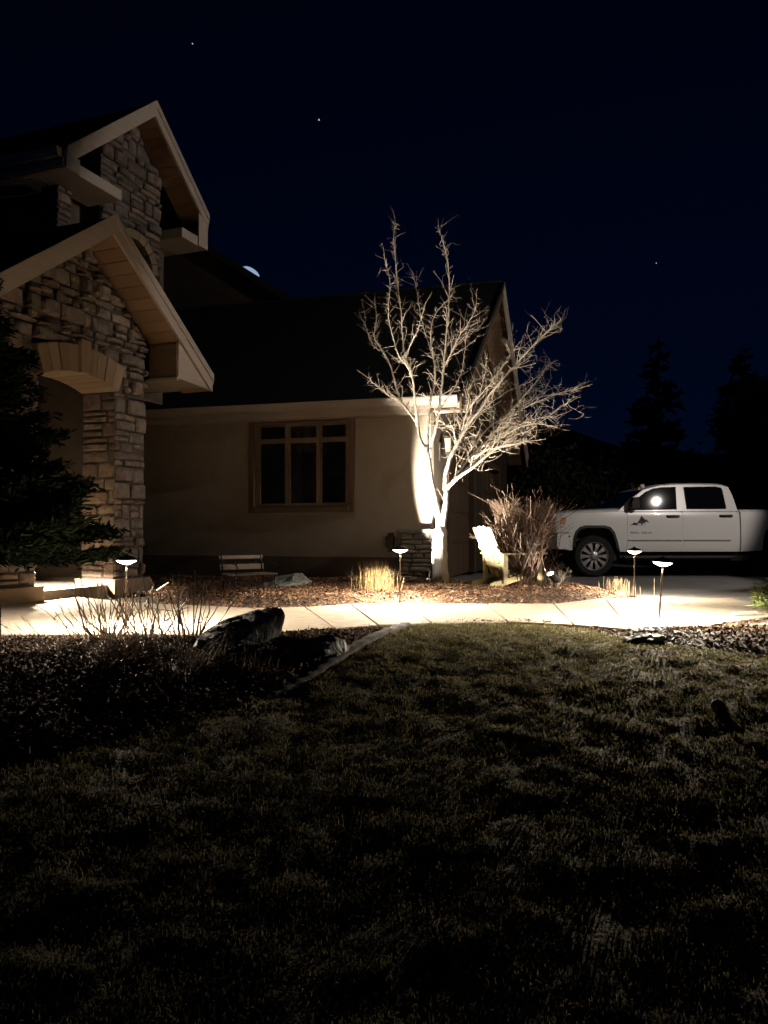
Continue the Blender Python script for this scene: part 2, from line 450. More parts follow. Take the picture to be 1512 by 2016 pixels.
# poured edging strip between lawn and front bed
ed = MB(); EDp = [Vector((x, y, terrain(x, y))) for x, y in ED[:N_EDGING]]
def catmull(P, n=8):
    out = []
    for i in range(len(P)-1):
        p0, p1, p2, p3 = P[max(i-1,0)], P[i], P[i+1], P[min(i+2,len(P)-1)]
        for k in range(n):
            t = k/n
            out.append(.5*((2*p1)+(p2-p0)*t+(2*p0-5*p1+4*p2-p3)*t*t+(3*p1-p0-3*p2+p3)*t**3))
    return out + [P[-1]]
pts = catmull(EDp, 10); prof = [(-.055,-.05),(-.05,.012),(-.03,.025),(.03,.025),(.05,.012),(.055,-.05)]
for i, p in enumerate(pts):
    t = (pts[min(i+1,len(pts)-1)]-pts[max(i-1,0)]); t.z = 0; t.normalize(); s_ = Vector((t.y, -t.x, 0))
    ed.v += [tuple(p + s_*a + Vector((0,0,b + .004*math.sin(i*1.7) - .05*max(0, i/len(pts)-.55)))) for a, b in prof]
k = len(prof); ed.f = [(i*k+j, i*k+j+1, (i+1)*k+j+1, (i+1)*k+j) for i in range(len(pts)-1) for j in range(k-1)]
structure(ed, 'edging', 'kerbing', smooth=True)

# loose stuff on the ground
chips('bark_mulch', 'mulch', back_bed, 26000, (.02,.065), (.008,.022), 'reddish bark mulch spread between the walk and the house wall', 'mulch', .35)
chips('leaf_litter', 'litter', front_bed, 42000, (.012,.045), (.008,.025), 'brown leaf litter and bark covering the bed before the walk', 'leaf litter', .5)
chips('bark_chips', 'litter', right_bed, 15000, (.02,.05), (.01,.025), 'coarse bark chips beside the lit end of the walk', 'mulch', .5)
def gden(x, y):
    return np.clip(.55 + 1.6*(vnoise(x, y, 8.0, 21)*.5 + vnoise(x, y, 19, 22)*.5 - .46), .25, 1) * (np.abs(x) < y*.72+1.5) * (y > .9)
NG = 320000
x, y, z = lawn.sample(NG, gden)
vs, fs = blades(NG, x, y, z, (.008,.024), (.003,.007), 1.4)
stuff_mesh('lawn_grass', 'grass', vs, fs, 'short dormant grass of the sloping lawn, olive and brown', 'grass')

NB = 6000
x, y, z = front_bed.sample(NB, lambda x, y: np.clip(vnoise(x, y, 2.2, 31)*1.6-.45, .05, 1))
vs, fs = blades(NB, x, y, z, (.02,.09), (.003,.008), 1.0)
stuff_mesh('dead_stems', 'stubble', vs, fs, 'dead grass and stem debris strewn over the front bed', 'debris')
# far hills
hl = MB()
prof = [(-400,3),(-200,6),(-60,9),(-20,10),(5,13.5),(22,20),(30,20.5),(38,17.5),(46,15),(60,14.6),(90,13),(150,10),(400,4)]
for x, zt in prof:
    hl.v += [(x, 110, -3), (x, 125, zt*.6), (x, 140, zt), (x, 220, -5)]
hl.f = [(i*4+j, (i+1)*4+j, (i+1)*4+j+1, i*4+j+1) for i in range(len(prof)-1) for j in range(3)]
structure(hl, 'hills', 'hill', smooth=True)

# ------------------------------------------------------------------ the house
HO = Vector(Hm(-5, 13, 0))
house = wthing('house', HO, 'stucco and stone house with dark gabled roofs and arched porch', 'house')
def part(mb, name, m, parent=None, **k): return mb.build(name, m, parent or house, **k)

# --- main wing: wall towards the camera
UR, VF = -2.706, 12.124          # right corner, front plane
UL = -9.6
WU0, WU1, WZ0, WZ1 = -5.74, -4.06, 1.24, 2.64
w = MB()
for lo, hi in (((UL,VF,0),(WU0,VF+.2,2.88)), ((WU1,VF,0),(UR,VF+.2,2.88)), ((WU0,VF,0),(WU1,VF+.2,WZ0)), ((WU0,VF,WZ1),(WU1,VF+.2,2.88))):
    w.box(lo, hi, Hm)
part(w, 'front_wall', 'stucco')
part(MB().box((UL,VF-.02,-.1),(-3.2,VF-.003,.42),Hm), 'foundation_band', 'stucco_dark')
RZ, RV, HS, PM = 6.20, 16.9, 5.05, .65
UE = -2.198
EZ = RZ - PM*HS
gp_ = [(VF+.2, 0), (2*RV-VF, 0), (2*RV-VF, EZ-.0), (RV, RZ-.26), (VF+.2, EZ+.15)]
fn_g = lambda a, b, t: Hm(t, a, b)
GD = ((13.55, 16.2), (17.4, 20.05))
gw = MB()
gz = lambda v: RZ - .26 - PM*abs(v-RV)
cuts = [VF+.2, 13.55, 16.2, 17.4, 20.05, 2*RV-VF]
for i in range(5):
    a, b = cuts[i], cuts[i+1]; z0 = 2.35 if i in (1, 3) else 0
    poly = [(a, z0), (b, z0), (b, gz(b))] + ([(RV, gz(RV))] if a < RV < b else []) + [(a, gz(a))]
    gw.prism(poly, fn_g, UR-.2, UR)
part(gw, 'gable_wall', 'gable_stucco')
for (a, b) in GD:
    gd = part(MB().box((UR-.16,a,0),(UR-.12,b,2.35),Hm), 'garage_door', 'trim_brown')
    for r in range(4):
        for c in range(4):
            a0 = a + .06 + c*(b-a-.08)/4; b0 = a0 + (b-a-.08)/4 - .06; z0 = .06 + r*.57
            part(MB().box((UR-.12,a0,z0),(UR-.098,b0,z0+.5),Hm), 'door_panel', 'trim_brown', gd, bevel=.008)
    tr = MB().box((UR+.001,a-.13,0),(UR+.025,a-.002,2.48),Hm).box((UR+.001,b+.002,0),(UR+.025,b+.13,2.48),Hm).box((UR+.001,a,2.352),(UR+.025,b,2.48),Hm)
    part(tr, 'door_casing', 'trim_brown')
# roof slopes of the wing
TH = .15
rf = MB()
fr = lambda a, b, t: Hm(t, a, b)
zr = lambda v: RZ - PM*abs(v-RV)
rf.prism([(RV-HS, zr(RV-HS)), (RV, RZ), (RV, RZ-TH*1.2), (RV-HS, zr(RV-HS)-TH*.7)], fr, -9.9, UE)
rf.prism([(RV, RZ), (RV+HS, zr(RV+HS)), (RV+HS, zr(RV+HS)-TH*.7), (RV, RZ-TH*1.2)], fr, -9.9, UE)
wing_roof = part(rf, 'wing_roof', 'shingle')
part(MB().bar(Hm(-9.8,RV,RZ+.01), Hm(UE+.02,RV,RZ+.01), .22, .05), 'ridge_cap', 'shingle', wing_roof)
for sgn in (-1, 1):
    e = RV + sgn*HS
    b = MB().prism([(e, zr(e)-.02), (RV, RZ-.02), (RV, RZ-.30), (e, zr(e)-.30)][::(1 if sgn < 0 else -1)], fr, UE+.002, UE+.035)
    part(b, 'rake_board', 'trim' if sgn > 0 else 'trim_brown')  # near board darker: shade put into its colour to subdue the flood light
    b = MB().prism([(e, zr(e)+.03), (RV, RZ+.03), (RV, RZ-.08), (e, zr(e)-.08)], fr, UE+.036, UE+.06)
    part(b, 'rake_trim', 'trim' if sgn > 0 else 'shingle')  # near trim likewise takes a dark colour in place of shade
    # rake soffit planks
    n = 24
    for i in range(n):
        a, c = i/n, (i+1)/n - .0025
        v0, v1 = e + (RV-e)*a, e + (RV-e)*c
        s = MB().prism([(v0, zr(v0)-.205), (v1, zr(v1)-.205), (v1, zr(v1)-.23), (v0, zr(v0)-.23)], fr, UR+.003, UE)
        part(s, 'soffit_plank', 'wood_soffit')
EV = RV - HS
part(MB().box((-9.8,EV,EZ-.18),(UE,EV+.03,EZ-.09),Hm), 'eave_fascia', 'trim')
part(MB().prism([(EV-.002,EZ-.01),(EV-.11,EZ-.01),(EV-.115,EZ-.03),(EV-.085,EZ-.10),(EV-.06,EZ-.13),(EV-.002,EZ-.13)], fr, -9.8, UE-.02), 'gutter', 'trim')
part(MB().box((-9.8,EV+.032,EZ-.18),(UR+.01,VF-.002,EZ-.25),Hm), 'eave_soffit', 'trim')
part(MB().prism([(EV, EZ-.18), (EV+.62, EZ-.18), (EV+.62, zr(EV+.62)-.31), (EV, EZ-.20)], fr, UE-.03, UE-.001), 'eave_return', 'trim')
part(MB().box((UR+.02,EV+.035,EZ-.178),(UE-.032,EV+.6,EZ-.16),Hm), 'return_soffit', 'trim')
# band board under the eave
part(MB().box((-9.6,VF-.03,EZ-.25),(UR+.0,VF-.001,EZ-.181),Hm), 'frieze_board', 'stucco')

# --- triple window with transoms
def window(name, T, u0, u1, z0, z1, v, cols, zt, tw=.12):
    wd = MB()
    for lo, hi in (((u0-tw,v-.04,z0-tw),(u0-.002,v-.002,z1+tw)), ((u1+.002,v-.04,z0-tw),(u1+tw,v-.002,z1+tw)), ((u0,v-.04,z1+.002),(u1,v-.002,z1+tw))):
        wd.box(lo, hi, T)
    W = part(wd, name, 'trim_brown', bevel=.006)
    part(MB().box((u0-.001,v-.075,z0-tw),(u1+.001,v-.002,z0-.002),T), 'sill', 'trim_brown', W, bevel=.008)
    n = len(cols)
    for (a, b) in cols:
        for (c, d) in ((z0+.06, zt-.035), (zt+.045, z1-.06)):
            fw = .045
            s = MB()
            for lo, hi in (((a-fw,v+.005,c-fw),(a,v+.055,d+fw)), ((b,v+.005,c-fw),(b+fw,v+.055,d+fw)), ((a,v+.005,d),(b,v+.055,d+fw)), ((a,v+.005,c-fw),(b,v+.055,c))):
                s.box(lo, hi, T)
            part(s, 'sash', 'sash', W, bevel=.004)
            part(MB().box((a-.004,v+.03,c-.004),(b+.004,v+.038,d+.004),T), 'pane', 'pane', W)
    fr_ = MB()
    edges = [u0] + [x for ab in cols for x in ab] + [u1]
    for i in range(0, len(edges), 2):
        a, b = edges[i], edges[i+1]
        if i > 0: a += .047
        if i < len(edges)-2: b -= .047
        if b-a > .01: part(MB().box((a,v+.002,z0),(b,v+.07,z1),T), 'mullion', 'sash', W)
    bk = MB().box((u0,v+.12,z0),(u1,v+.14,z1),T); part(bk, 'window_backing', 'plastic', W)
    tb = MB()
    for a, b in cols: tb.box((a-.045,v+.007,zt+.0),(b+.045,v+.05,zt+.008),T)
    part(tb, 'transom_bar', 'sash', W)
    return W
cols3 = [(-5.64,-5.20),(-5.10,-4.64),(-4.54,-4.13)]
window('window', Hm, WU0, WU1, WZ0, WZ1, VF, cols3, 2.335, .10)

# --- stone fitting
def clip(poly, nx, ny, c):
    out = []; n = len(poly)
    for i in range(n):
        p, q = poly[i], poly[(i+1) % n]; dp, dq = nx*p[0]+ny*p[1]-c, nx*q[0]+ny*q[1]-c
        if dp <= 0: out.append(p)
        if dp*dq < 0:
            t = dp/(dp-dq); out.append((p[0]+(q[0]-p[0])*t, p[1]+(q[1]-p[1])*t))
    return out
def area(p): return abs(sum(p[i][0]*p[(i+1) % len(p)][1]-p[(i+1) % len(p)][0]*p[i][1] for i in range(len(p))))/2
def stones(fn, a0, a1, z0, z1, parent, m='stone', hgt=(.07,.17), wid=(.14,.42), planes=(), avoid=None, proud=(.02,.07), mina=.004, jit=.034):
    """irregular courses; fn(a, z, depth)->world; planes are half-planes nx*a+nz*z<=c"""
    z = z0; out = []
    while z < z1 - .02:
        h = min(rng.uniform(*hgt), z1 - z)
        if z1 - z - h < .05: h = z1 - z
        a = a0 - rng.uniform(0, .1)
        while a < a1:
            wv = rng.uniform(*wid)
            if a1 - a - wv < .08: wv = a1 - a
            b = a + wv
            sub = [(z, z+h)]
            if h > .12 and rng.random() < .35: k = rng.uniform(.4, .6); sub = [(z, z+h*k), (z+h*k, z+h)]
            for (c, d) in sub:
                gp = .007
                j = lambda: rng.uniform(-jit, jit)*.6
                P = [(a+gp, c+gp), (b-gp, c+gp), (b-gp, d-gp), (a+gp, d-gp)]
                m1 = ((a+b)/2 + j(), d-gp + abs(j())*.5); 
                P = [(P[0][0]+abs(j()), P[0][1]+abs(j())), (P[1][0]-abs(j()), P[1][1]+abs(j())), (P[2][0]-abs(j()), P[2][1]-abs(j())), m1, (P[3][0]+abs(j()), P[3][1]-abs(j()))]
                P = clip(clip(P, -1, 0, -a0), 1, 0, a1)
                for pl in planes:
                    if len(P) >= 3: P = clip(P, *pl)
                if avoid and len(P) >= 3:
                    pl = avoid(sum(p[0] for p in P)/len(P), sum(p[1] for p in P)/len(P))
                    if pl is None: P = []
                    elif pl is not True: P = clip(P, *pl)
                if len(P) < 3 or area(P) < mina: continue
                dp = rng.uniform(*proud); cx, cz = sum(p[0] for p in P)/len(P), sum(p[1] for p in P)/len(P)
                n = len(P); mb = MB()
                k1 = lambda p, s: (cx+(p[0]-cx)*s, cz+(p[1]-cz)*s)
                ins = max(.55, 1 - .022/max(.02, math.sqrt(area(P))/2))
                mb.v = [fn(p[0], p[1], -.02) for p in P] + [fn(p[0], p[1], dp*.62) for p in P] + [fn(*k1(p, ins), dp+rng.uniform(-.006,.006)) for p in P] + [fn(cx+j(), cz+j(), dp+rng.uniform(0,.014))]
                mb.f = [(i, (i+1) % n, n+(i+1) % n, n+i) for i in range(n)] + [(n+i, n+(i+1) % n, 2*n+(i+1) % n, 2*n+i) for i in range(n)] + [(2*n+i, 2*n+(i+1) % n, 3*n) for i in range(n)]
                out.append(mb.build('stone', m, parent))
            a = b
        z += h
    return out

# --- stone pier at the garage corner
PV = VF - .13; PU0, PU1 = UR-.46, UR+.11
pier = part(MB().box((PU0,PV,-.05),(PU1,VF-.004,.80),Hm).box((UR+.003,VF-.004,-.05),(PU1,VF+.35,.80),Hm), 'corner_pier', 'mortar')
stones(lambda a, z, d: Hm(a, PV-d*.5, z), PU0, PU1+.01, 0, .80, pier, 'ledgestone', (.05,.09), (.16,.40), proud=(.02,.045))
stones(lambda a, z, d: Hm(PU1+d*.5, a, z), PV, VF+.35, 0, .80, pier, 'ledgestone', (.05,.09), (.16,.35), proud=(.02,.045))
part(MB().box((PU0-.05,PV-.07,.802),(PU1+.07,VF+.38,.865),Hm), 'pier_cap', 'ledgestone', bevel=.012)

# --- upper body whose rake shows against the sky, and its skylight
bu, bzv = -6.93, RZ
sl = .665
ub, ux = -11.6, None
peak = bzv + sl*(bu-ub)
zb = lambda u: peak - sl*abs(u-ub)
fb = lambda a, b, t: Hm(a, t, b)
br = MB().prism([(ub,peak),(-5.6,zb(-5.6)),(-5.6,zb(-5.6)-.18),(ub,peak-.2)], fb, RV-.0, RV+7).prism([(-17.6,zb(-17.6)),(ub,peak),(ub,peak-.2),(-17.6,zb(-17.6)-.18)], fb, RV, RV+7)
part(br, 'upper_roof', 'shingle')
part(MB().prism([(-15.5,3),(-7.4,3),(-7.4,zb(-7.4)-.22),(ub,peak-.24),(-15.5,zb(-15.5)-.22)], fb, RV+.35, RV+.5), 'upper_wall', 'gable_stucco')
du = -8.42
dn = Vector(Hm(sl, 0, 1.0)).normalized()
dm = MB().lathe([(.24,0),(.24,.02),(.225,.025),(.20,.055),(.15,.085),(.08,.105),(.02,.11)], 24, Vector(Hm(du, RV+.62, zb(du)+.004)), dn.to_track_quat('Z', 'Y').to_matrix())
part(dm, 'skylight_dome', 'dome', smooth=True)

# --- porch block, turned a little: gable opening to the right
UF, VC, PK, PP, PH = -6.50, 7.686, 4.66, .733, 2.136     # fascia plane, centre, peak, pitch, half span
UW = -7.0
zp = lambda v: PK - PP*abs(v-VC)
fe = lambda a, b, t: He(t, a, b)
pr = MB()
pr.prism([(VC-PH,zp(VC-PH)),(VC,PK),(VC,PK-.17),(VC-PH,zp(VC-PH)-.11)], fe, -12.5, UF)
pr.prism([(VC,PK),(VC+PH,zp(VC+PH)),(VC+PH,zp(VC+PH)-.11),(VC,PK-.17)], fe, -12.5, UF)
part(pr, 'porch_roof', 'shingle')
V1 = VC+1.264; VI = VC+.664
V0 = VC-1.264; VJ = VC-.664
SPZ = 2.66                                   # arch spring
RR = (.664**2+.12**2)/(2*.12); ACZ = SPZ+.12-RR
pw = MB()
gzp = lambda v: zp(v)-.235
pw.box((UW-.5,VI,0),(UW,V1,SPZ-.002),He).box((UW-.5,V0,0),(UW,VJ,SPZ-.002),He)
steps = 14
tv_ = [V0] + [VJ + (VI-VJ)*i/steps for i in range(steps+1)] + [V1]
arcz = lambda v: SPZ if abs(v-VC) >= .664 else ACZ + math.sqrt(max(0, RR*RR-(v-VC)**2))
for i in range(len(tv_)-1):
    a, b = tv_[i], tv_[i+1]
    poly = [(a, arcz(a)), (b, arcz(b)), (b, gzp(b))] + ([(VC, gzp(VC))] if a < VC-1e-6 and b > VC+1e-6 else []) + [(a, gzp(a))]
    pw.prism(poly, fe, UW-.5, UW)
porch_wall = part(pw, 'porch_wall', 'mortar')
RO = RR+.33
def av(a, z):
    d = math.hypot(a-VC, z-ACZ); ang = abs(math.atan2(a-VC, z-ACZ))
    if ang < R(19) and z > SPZ-.05:
        if d < RO-.03: return None
        nx, nz = (a-VC)/d, (z-ACZ)/d
        return (-nx, -nz, -(nx*VC+nz*ACZ+RO+.006))
    if z > SPZ-.03 and ang < R(20.5) and d < RO: return None
    return True
gab = [(PP, 1, PK-.25+PP*VC), (-PP, 1, PK-.25-PP*VC)]
st_fn = lambda a, z, d: He(UW+d, a, z)
stones(st_fn, V0, V1, SPZ, PK-.2, porch_wall, planes=gab, avoid=av, hgt=(.06,.24), wid=(.12,.42), proud=(.015,.11))
stones(st_fn, VI, V1, .22, SPZ-.003, porch_wall, hgt=(.07,.25), wid=(.16,.5), proud=(.015,.075))
stones(st_fn, V0, VJ, .22, SPZ-.003, porch_wall, hgt=(.12,.24), wid=(.2,.5), proud=(.02,.06))
stones(lambda a, z, d: He(a, VI-d*.6, z), UW-.5, UW+.03, .22, SPZ, porch_wall, hgt=(.12,.22), wid=(.25,.5), proud=(.02,.05))
stones(lambda a, z, d: He(a, VJ+d*.6, z), UW-.5, UW+.03, .22, SPZ, porch_wall, hgt=(.14,.24), wid=(.25,.5), proud=(.02,.05))
NV = 9
for i in range(NV):
    a0, a1 = R(-20)+R(40)*i/NV+.002, R(-20)+R(40)*(i+1)/NV-.002
    key = i == NV//2
    r0, r1 = RR-.01, RO+(.07 if key else 0)
    poly = [(VC+r0*math.sin(a0), ACZ+r0*math.cos(a0)), (VC+r0*math.sin(a1), ACZ+r0*math.cos(a1)), (VC+r1*math.sin(a1), ACZ+r1*math.cos(a1)), (VC+r1*math.sin(a0), ACZ+r1*math.cos(a0))]
    part(MB().prism(poly, fe, UW-.52, UW+(.13 if key else .09+rng.uniform(-.006,.006))), 'voussoir', 'voussoir', porch_wall, bevel=.008)
part(MB().box((UW-.58,VI-.07,0),(UW+.09,V1+.07,.20),He), 'column_plinth', 'voussoir', bevel=.015)
part(MB().box((UW-.58,V0-.07,0),(UW+.09,VJ+.07,.20),He), 'column_plinth', 'voussoir', bevel=.015)
part(MB().box((-12.4,V0,-.05),(UW-.02,V1-.05,.13),He), 'porch_slab', 'concrete', bevel=.01)
part(MB().box((-12.4,V1-.3,0),(UW-.51,V1-.05,zp(V1)-.3),He), 'porch_side_wall', 'shaded_interior')
part(MB().box((-11.2,V0,0),(-11.0,V1,SPZ+.9),He), 'entry_wall', 'shaded_interior')  # wall coloured dark to keep the porch in shade
part(MB().box((-11.0+.002,VC-.5,.13),(-10.95,VC+.5,2.25),He), 'entry_door', 'trim_brown')
def rake(sgn, hs, u, pk, vc, pit, wd=.22, nm='rake_board', planks=14, uw=None):
    e = vc + sgn*hs; zz = lambda v: pk - pit*abs(v-vc)
    b = MB().prism([(e, zz(e)-.015), (vc, pk-.015), (vc, pk-wd), (e, zz(e)-wd)], fe, u+.002, u+.04); part(b, nm, 'trim')
    b = MB().prism([(e, zz(e)+.03), (vc, pk+.03), (vc, pk-.07), (e, zz(e)-.07)], fe, u+.041, u+.065); part(b, 'rake_trim', 'trim')
    for i in range(planks):
        a, c = i/planks, (i+1)/planks-.004
        v0, v1 = e+(vc-e)*a, e+(vc-e)*c
        part(MB().prism([(v0,zz(v0)-wd+.03),(v1,zz(v1)-wd+.03),(v1,zz(v1)-wd+.01),(v0,zz(v0)-wd+.01)], fe, uw+.004, u), 'soffit_plank', 'wood_soffit')
rake(1, PH, UF, PK, VC, PP, uw=UW); rake(-1, PH, UF, PK, VC, PP, uw=UW)
# boxed eave at both ends of the porch gable
for sgn in (1, -1):
    e = VC+sgn*PH; i_ = VC+sgn*(1.36 if sgn > 0 else 1.8); zbx = 2.93
    q = [(e-sgn*.005, zbx), (i_, zbx), (i_, zp(i_)-.225), (e-sgn*.005, zp(e)-.2)]
    part(MB().prism(q, fe, UF-.04, UF+.0), 'eave_return', 'trim')
    part(MB().box((UW+.01,min(i_,i_+sgn*.03),zbx+.02),(UF-.041,max(i_,i_+sgn*.03),zp(i_)-.24),He), 'return_cheek', 'trim_brown')
    part(MB().box((-12.4,min(i_+sgn*.031,e),zbx),(UF-.041,max(i_+sgn*.031,e),zbx+.02),He), 'eave_soffit', 'trim')
    part(MB().box((UW+.01,min(i_-sgn*.03,i_),zbx-.03),(UF+.0,max(i_-sgn*.03,i_),zbx+.018),He), 'cornice_strip', 'trim')
    part(MB().box((-12.4,min(e,e+sgn*.02),zbx-.01),(UF-.0,max(e,e+sgn*.02),zp(e)-.1),He), 'eave_fascia', 'trim')
    part(MB().prism([(e+sgn*.021,zp(e)-.01),(e+sgn*.12,zp(e)-.01),(e+sgn*.12,zp(e)-.05),(e+sgn*.09,zp(e)-.12),(e+sgn*.021,zp(e)-.12)], fe, -12.4, UF-.02), 'gutter', 'trim')

# --- tower with its own gable, above the porch
TU, TC, TK, TP = -7.63, 9.93, 7.46, .85
TF_, TN = 1.45, 1.85
TW = -8.05
zt_ = lambda v: TK - TP*abs(v-TC)
tr = MB()
tr.prism([(TC-TN,zt_(TC-TN)),(TC,TK),(TC,TK-.18),(TC-TN,zt_(TC-TN)-.12)], fe, -14.5, TU)
tr.prism([(TC,TK),(TC+TF_,zt_(TC+TF_)),(TC+TF_,zt_(TC+TF_)-.12),(TC,TK-.18)], fe, -14.5, TU)
part(tr, 'tower_roof', 'shingle')
rake(1, TF_, TU, TK, TC, TP, uw=TW, planks=12); rake(-1, TN, TU, TK, TC, TP, uw=TW, planks=14)
T0, T1 = 9.25, 10.64
tower_wall = part(MB().prism([(T0,3.4),(T1,3.4),(T1,zt_(T1)-.24),(TC,TK-.24),(T0,zt_(T0)-.24)], fe, TW-.3, TW), 'tower_wall', 'mortar')
ARV, ARZ, AR = 9.93, 4.95, .42
def avt(a, z):
    d = math.hypot(a-ARV, z-ARZ)
    if z > ARZ:
        if d < AR+.14: return None
        if d < AR+.45:
            nx, nz = (a-ARV)/d, (z-ARZ)/d
            return (-nx, -nz, -(nx*ARV+nz*ARZ+AR+.155))
        return True
    if abs(a-ARV) < AR+.14: return None
    if abs(a-ARV) < AR+.5:
        s = 1 if a > ARV else -1
        return (-s, 0, -(s*ARV+AR+.155))
    return True
stones(lambda a, z, d: He(TW+d, a, z), T0, T1, 4.0, TK-.2, tower_wall, planes=[(TP,1,TK-.25+TP*TC),(-TP,1,TK-.25-TP*TC)], avoid=avt, hgt=(.08,.26), wid=(.16,.48), proud=(.015,.10))
stones(lambda a, z, d: He(a, T1+d*.5, z), TW-.3, TW+.03, 4.0, zt_(T1)-.3, tower_wall, hgt=(.16,.3), wid=(.3,.4), proud=(.02,.05))
for i in range(9):
    a0, a1 = R(-90)+R(180)*i/9+.01, R(-90)+R(180)*(i+1)/9-.01
    r0, r1 = AR, AR+.145
    poly = [(ARV+r*math.sin(a), ARZ+r*math.cos(a)) for r, a in ((r0,a0),(r0,a1),(r1,a1),(r1,a0))]
    part(MB().prism(poly, fe, TW-.05, TW+.11), 'voussoir', 'voussoir', tower_wall, bevel=.008)
gl = [(ARV+AR*math.sin(R(-90+180*i/12)), ARZ+AR*math.cos(R(-90+180*i/12))) for i in range(13)] + [(ARV+AR,4.0),(ARV-AR,4.0)]
part(MB().prism(gl[::-1], fe, TW+.005, TW+.015), 'arched_pane', 'pane', tower_wall)
part(MB().box((-14,8.7,3.0),(TW-.32,11.2,5.9),He), 'tower_body', 'stucco_dark')
# cornice returns either side of the tower face
for (a, b) in ((T1+.05, TC+TF_), (TC-TN, T0-.03)):
    tip = b if b > TC else a; sg = 1 if b > TC else -1
    part(MB().box((TW-.2,a,5.64),(TU,b,5.80),He), 'cornice_return', 'trim', bevel=.01)
    part(MB().box((TU+.001,min(tip,tip-sg*.26),5.64),(TU+.03,max(tip,tip-sg*.26),zt_(tip)-.05),He), 'eave_return', 'trim')
    part(MB().box((-14.3,min(tip,tip+sg*.02),5.66),(TU+.0,max(tip,tip+sg*.02),zt_(tip)-.1),He), 'eave_fascia', 'trim')
    part(MB().box((-14.3,min(tip-sg*.5,tip-sg*.01),5.642),(TW-.21,max(tip-sg*.5,tip-sg*.01),5.66),He), 'eave_soffit', 'trim')
    part(MB().prism([(tip+sg*.021,zt_(tip)),(tip+sg*.12,zt_(tip)),(tip+sg*.12,zt_(tip)-.05),(tip+sg*.09,zt_(tip)-.12),(tip+sg*.021,zt_(tip)-.12)], fe, -14.3, TU-.02), 'gutter', 'trim')
pil = part(MB().box((TW-.3,8.42,4.2),(TW-.02,8.66,5.62),He), 'pilaster', 'mortar')
stones(lambda a, z, d: He(TW-.02+d, a, z), 8.42, 8.68, 4.6, 5.62, pil, hgt=(.12,.2), wid=(.2,.3), proud=(.02,.05))
window('side_window', Hm, -9.1, -8.35, 1.17, 2.70, VF, [(-8.97,-8.5)], 2.33)

# ------------------------------------------------------------------ lamps
def add_light(name, kind, loc, energy, color, parent, **kw):
    d = bpy.data.lights.new(name, kind); d.energy = energy; d.color = color
    for k, v in kw.items(): setattr(d, k, v)
    o = bpy.data.objects.new(name, d); COL.objects.link(o); o.parent = parent
    o.location = loc
    return o
def aim(o, d): o.rotation_euler = Vector(d).to_track_quat('-Z', 'Y').to_euler()

def path_light(loc, h, label, tilt=(0, 0), power=1.0):
    t = thing('path_light', loc, label, 'path light', 'path lights along the walk')
    t.rotation_euler = (tilt[0], tilt[1], 0)
    MB().lathe([(.0085,-.10),(.0085,h-.03),(.010,h-.028),(.010,h-.012)], 12).build('stake', 'bronze_metal', t, smooth=True)
    MB().lathe([(.088,h-.012),(.090,h-.004),(.075,h+.010),(.045,h+.024),(.016,h+.032),(.012,h+.042),(.003,h+.046)], 28, capends=True).build('cap', 'bronze_metal', t, smooth=True)
    MB().lathe([(.0115,h-.046),(.030,h-.042),(.062,h-.028),(.082,h-.0135)], 24, capends=False).build('lens', 'lens_path', t, smooth=True)
    L = add_light('bulb', 'SPOT', (0, 0, h-.058), P_PATH*power, WARM2, t, spot_size=R(161), spot_blend=.12, shadow_soft_size=.03)
    return t
def on_walk(px, py): return onz(px, py, WALK_Z)
pl = on_walk(1297, 1224); pl.z = .0
path_light(pl, .555, 'tilted path light nearest the lawn at the bright end of the walk', (R(-1), R(4.5)), 1.25)
pl = onz(1249, 1172, .03)
path_light(pl, .56, 'path light standing beside the cut-back straw stubble', (0, R(.5)), .6)
pl = onz(787, 1187, .03)
path_light(pl, .60, 'path light beside the golden ornamental grass, before the stone pier', (0, R(.6)), .8)
pl = onz(247, 1238, .0)
path_light(pl, .585, 'path light in front of the stone porch column', (0, R(.3)), .85)
path_light(Vector((-4.2, 9.45, .02)), .50, 'path light hidden under the dark spruce near the porch', power=1.1)

def bullet_light(loc, d, label, power, size, blend, glow):
    t = thing('spotlight', loc, label, 'spotlight', 'bullet spotlights in the bed')
    d = Vector(d).normalized(); q = d.to_track_quat('Z', 'Y').to_matrix(); hc = Vector((0, 0, .11))
    MB().tube([(0,0,-.08),(0,0,.06),(0,0,.085)], [.009,.009,.012], 10).build('stake', 'black_metal', t, smooth=True)
    MB().lathe([(.022,-.055),(.034,-.045),(.036,.05),(.040,.055),(.040,.075),(.035,.075),(.035,.045)], 20, hc, q, capends=False).build('barrel', 'black_metal', t, smooth=True)
    MB().lathe([(.0005,.046),(.034,.046)], 20, hc, q, capends=False).build('lens', 'lens_spot', t)
    L = add_light('bulb', 'SPOT', hc + d*.08, power, (1.0, .90, .74), t, spot_size=size, spot_blend=blend, shadow_soft_size=.025)
    aim(L, d)
    return t
TREE_Y = 11.3
tb = at(868, 1155, TREE_Y)
sp = at(768, 1160, 10.95); sp.z = bz(sp.x, sp.y)
bullet_light(sp, (.66, -.30, 1.0), 'bullet spotlight tucked behind the golden grass, aimed at the bare tree', P_UP, R(110), .65, True)
sp = at(843, 1158, 10.95); sp.z = bz(sp.x, sp.y)
wl2 = bullet_light(sp, at(853, 985, 12.35) - sp, 'bullet spotlight at the foot of the tree, throwing a beam on the wall corner', P_WALL, R(46), 1.0, True)
for c_ in wl2.children:
    if c_.type == 'LIGHT': c_.scale = (.42, 1, 1)
sp2 = at(1092, 1163, 10.6); sp2.z = bz(sp2.x, sp2.y)
bl2 = bullet_light(sp2, (-.55, -.35, .7), 'glowing bullet spotlight between the red twig shrub and the truck', P_UP2, R(130), .6, True)
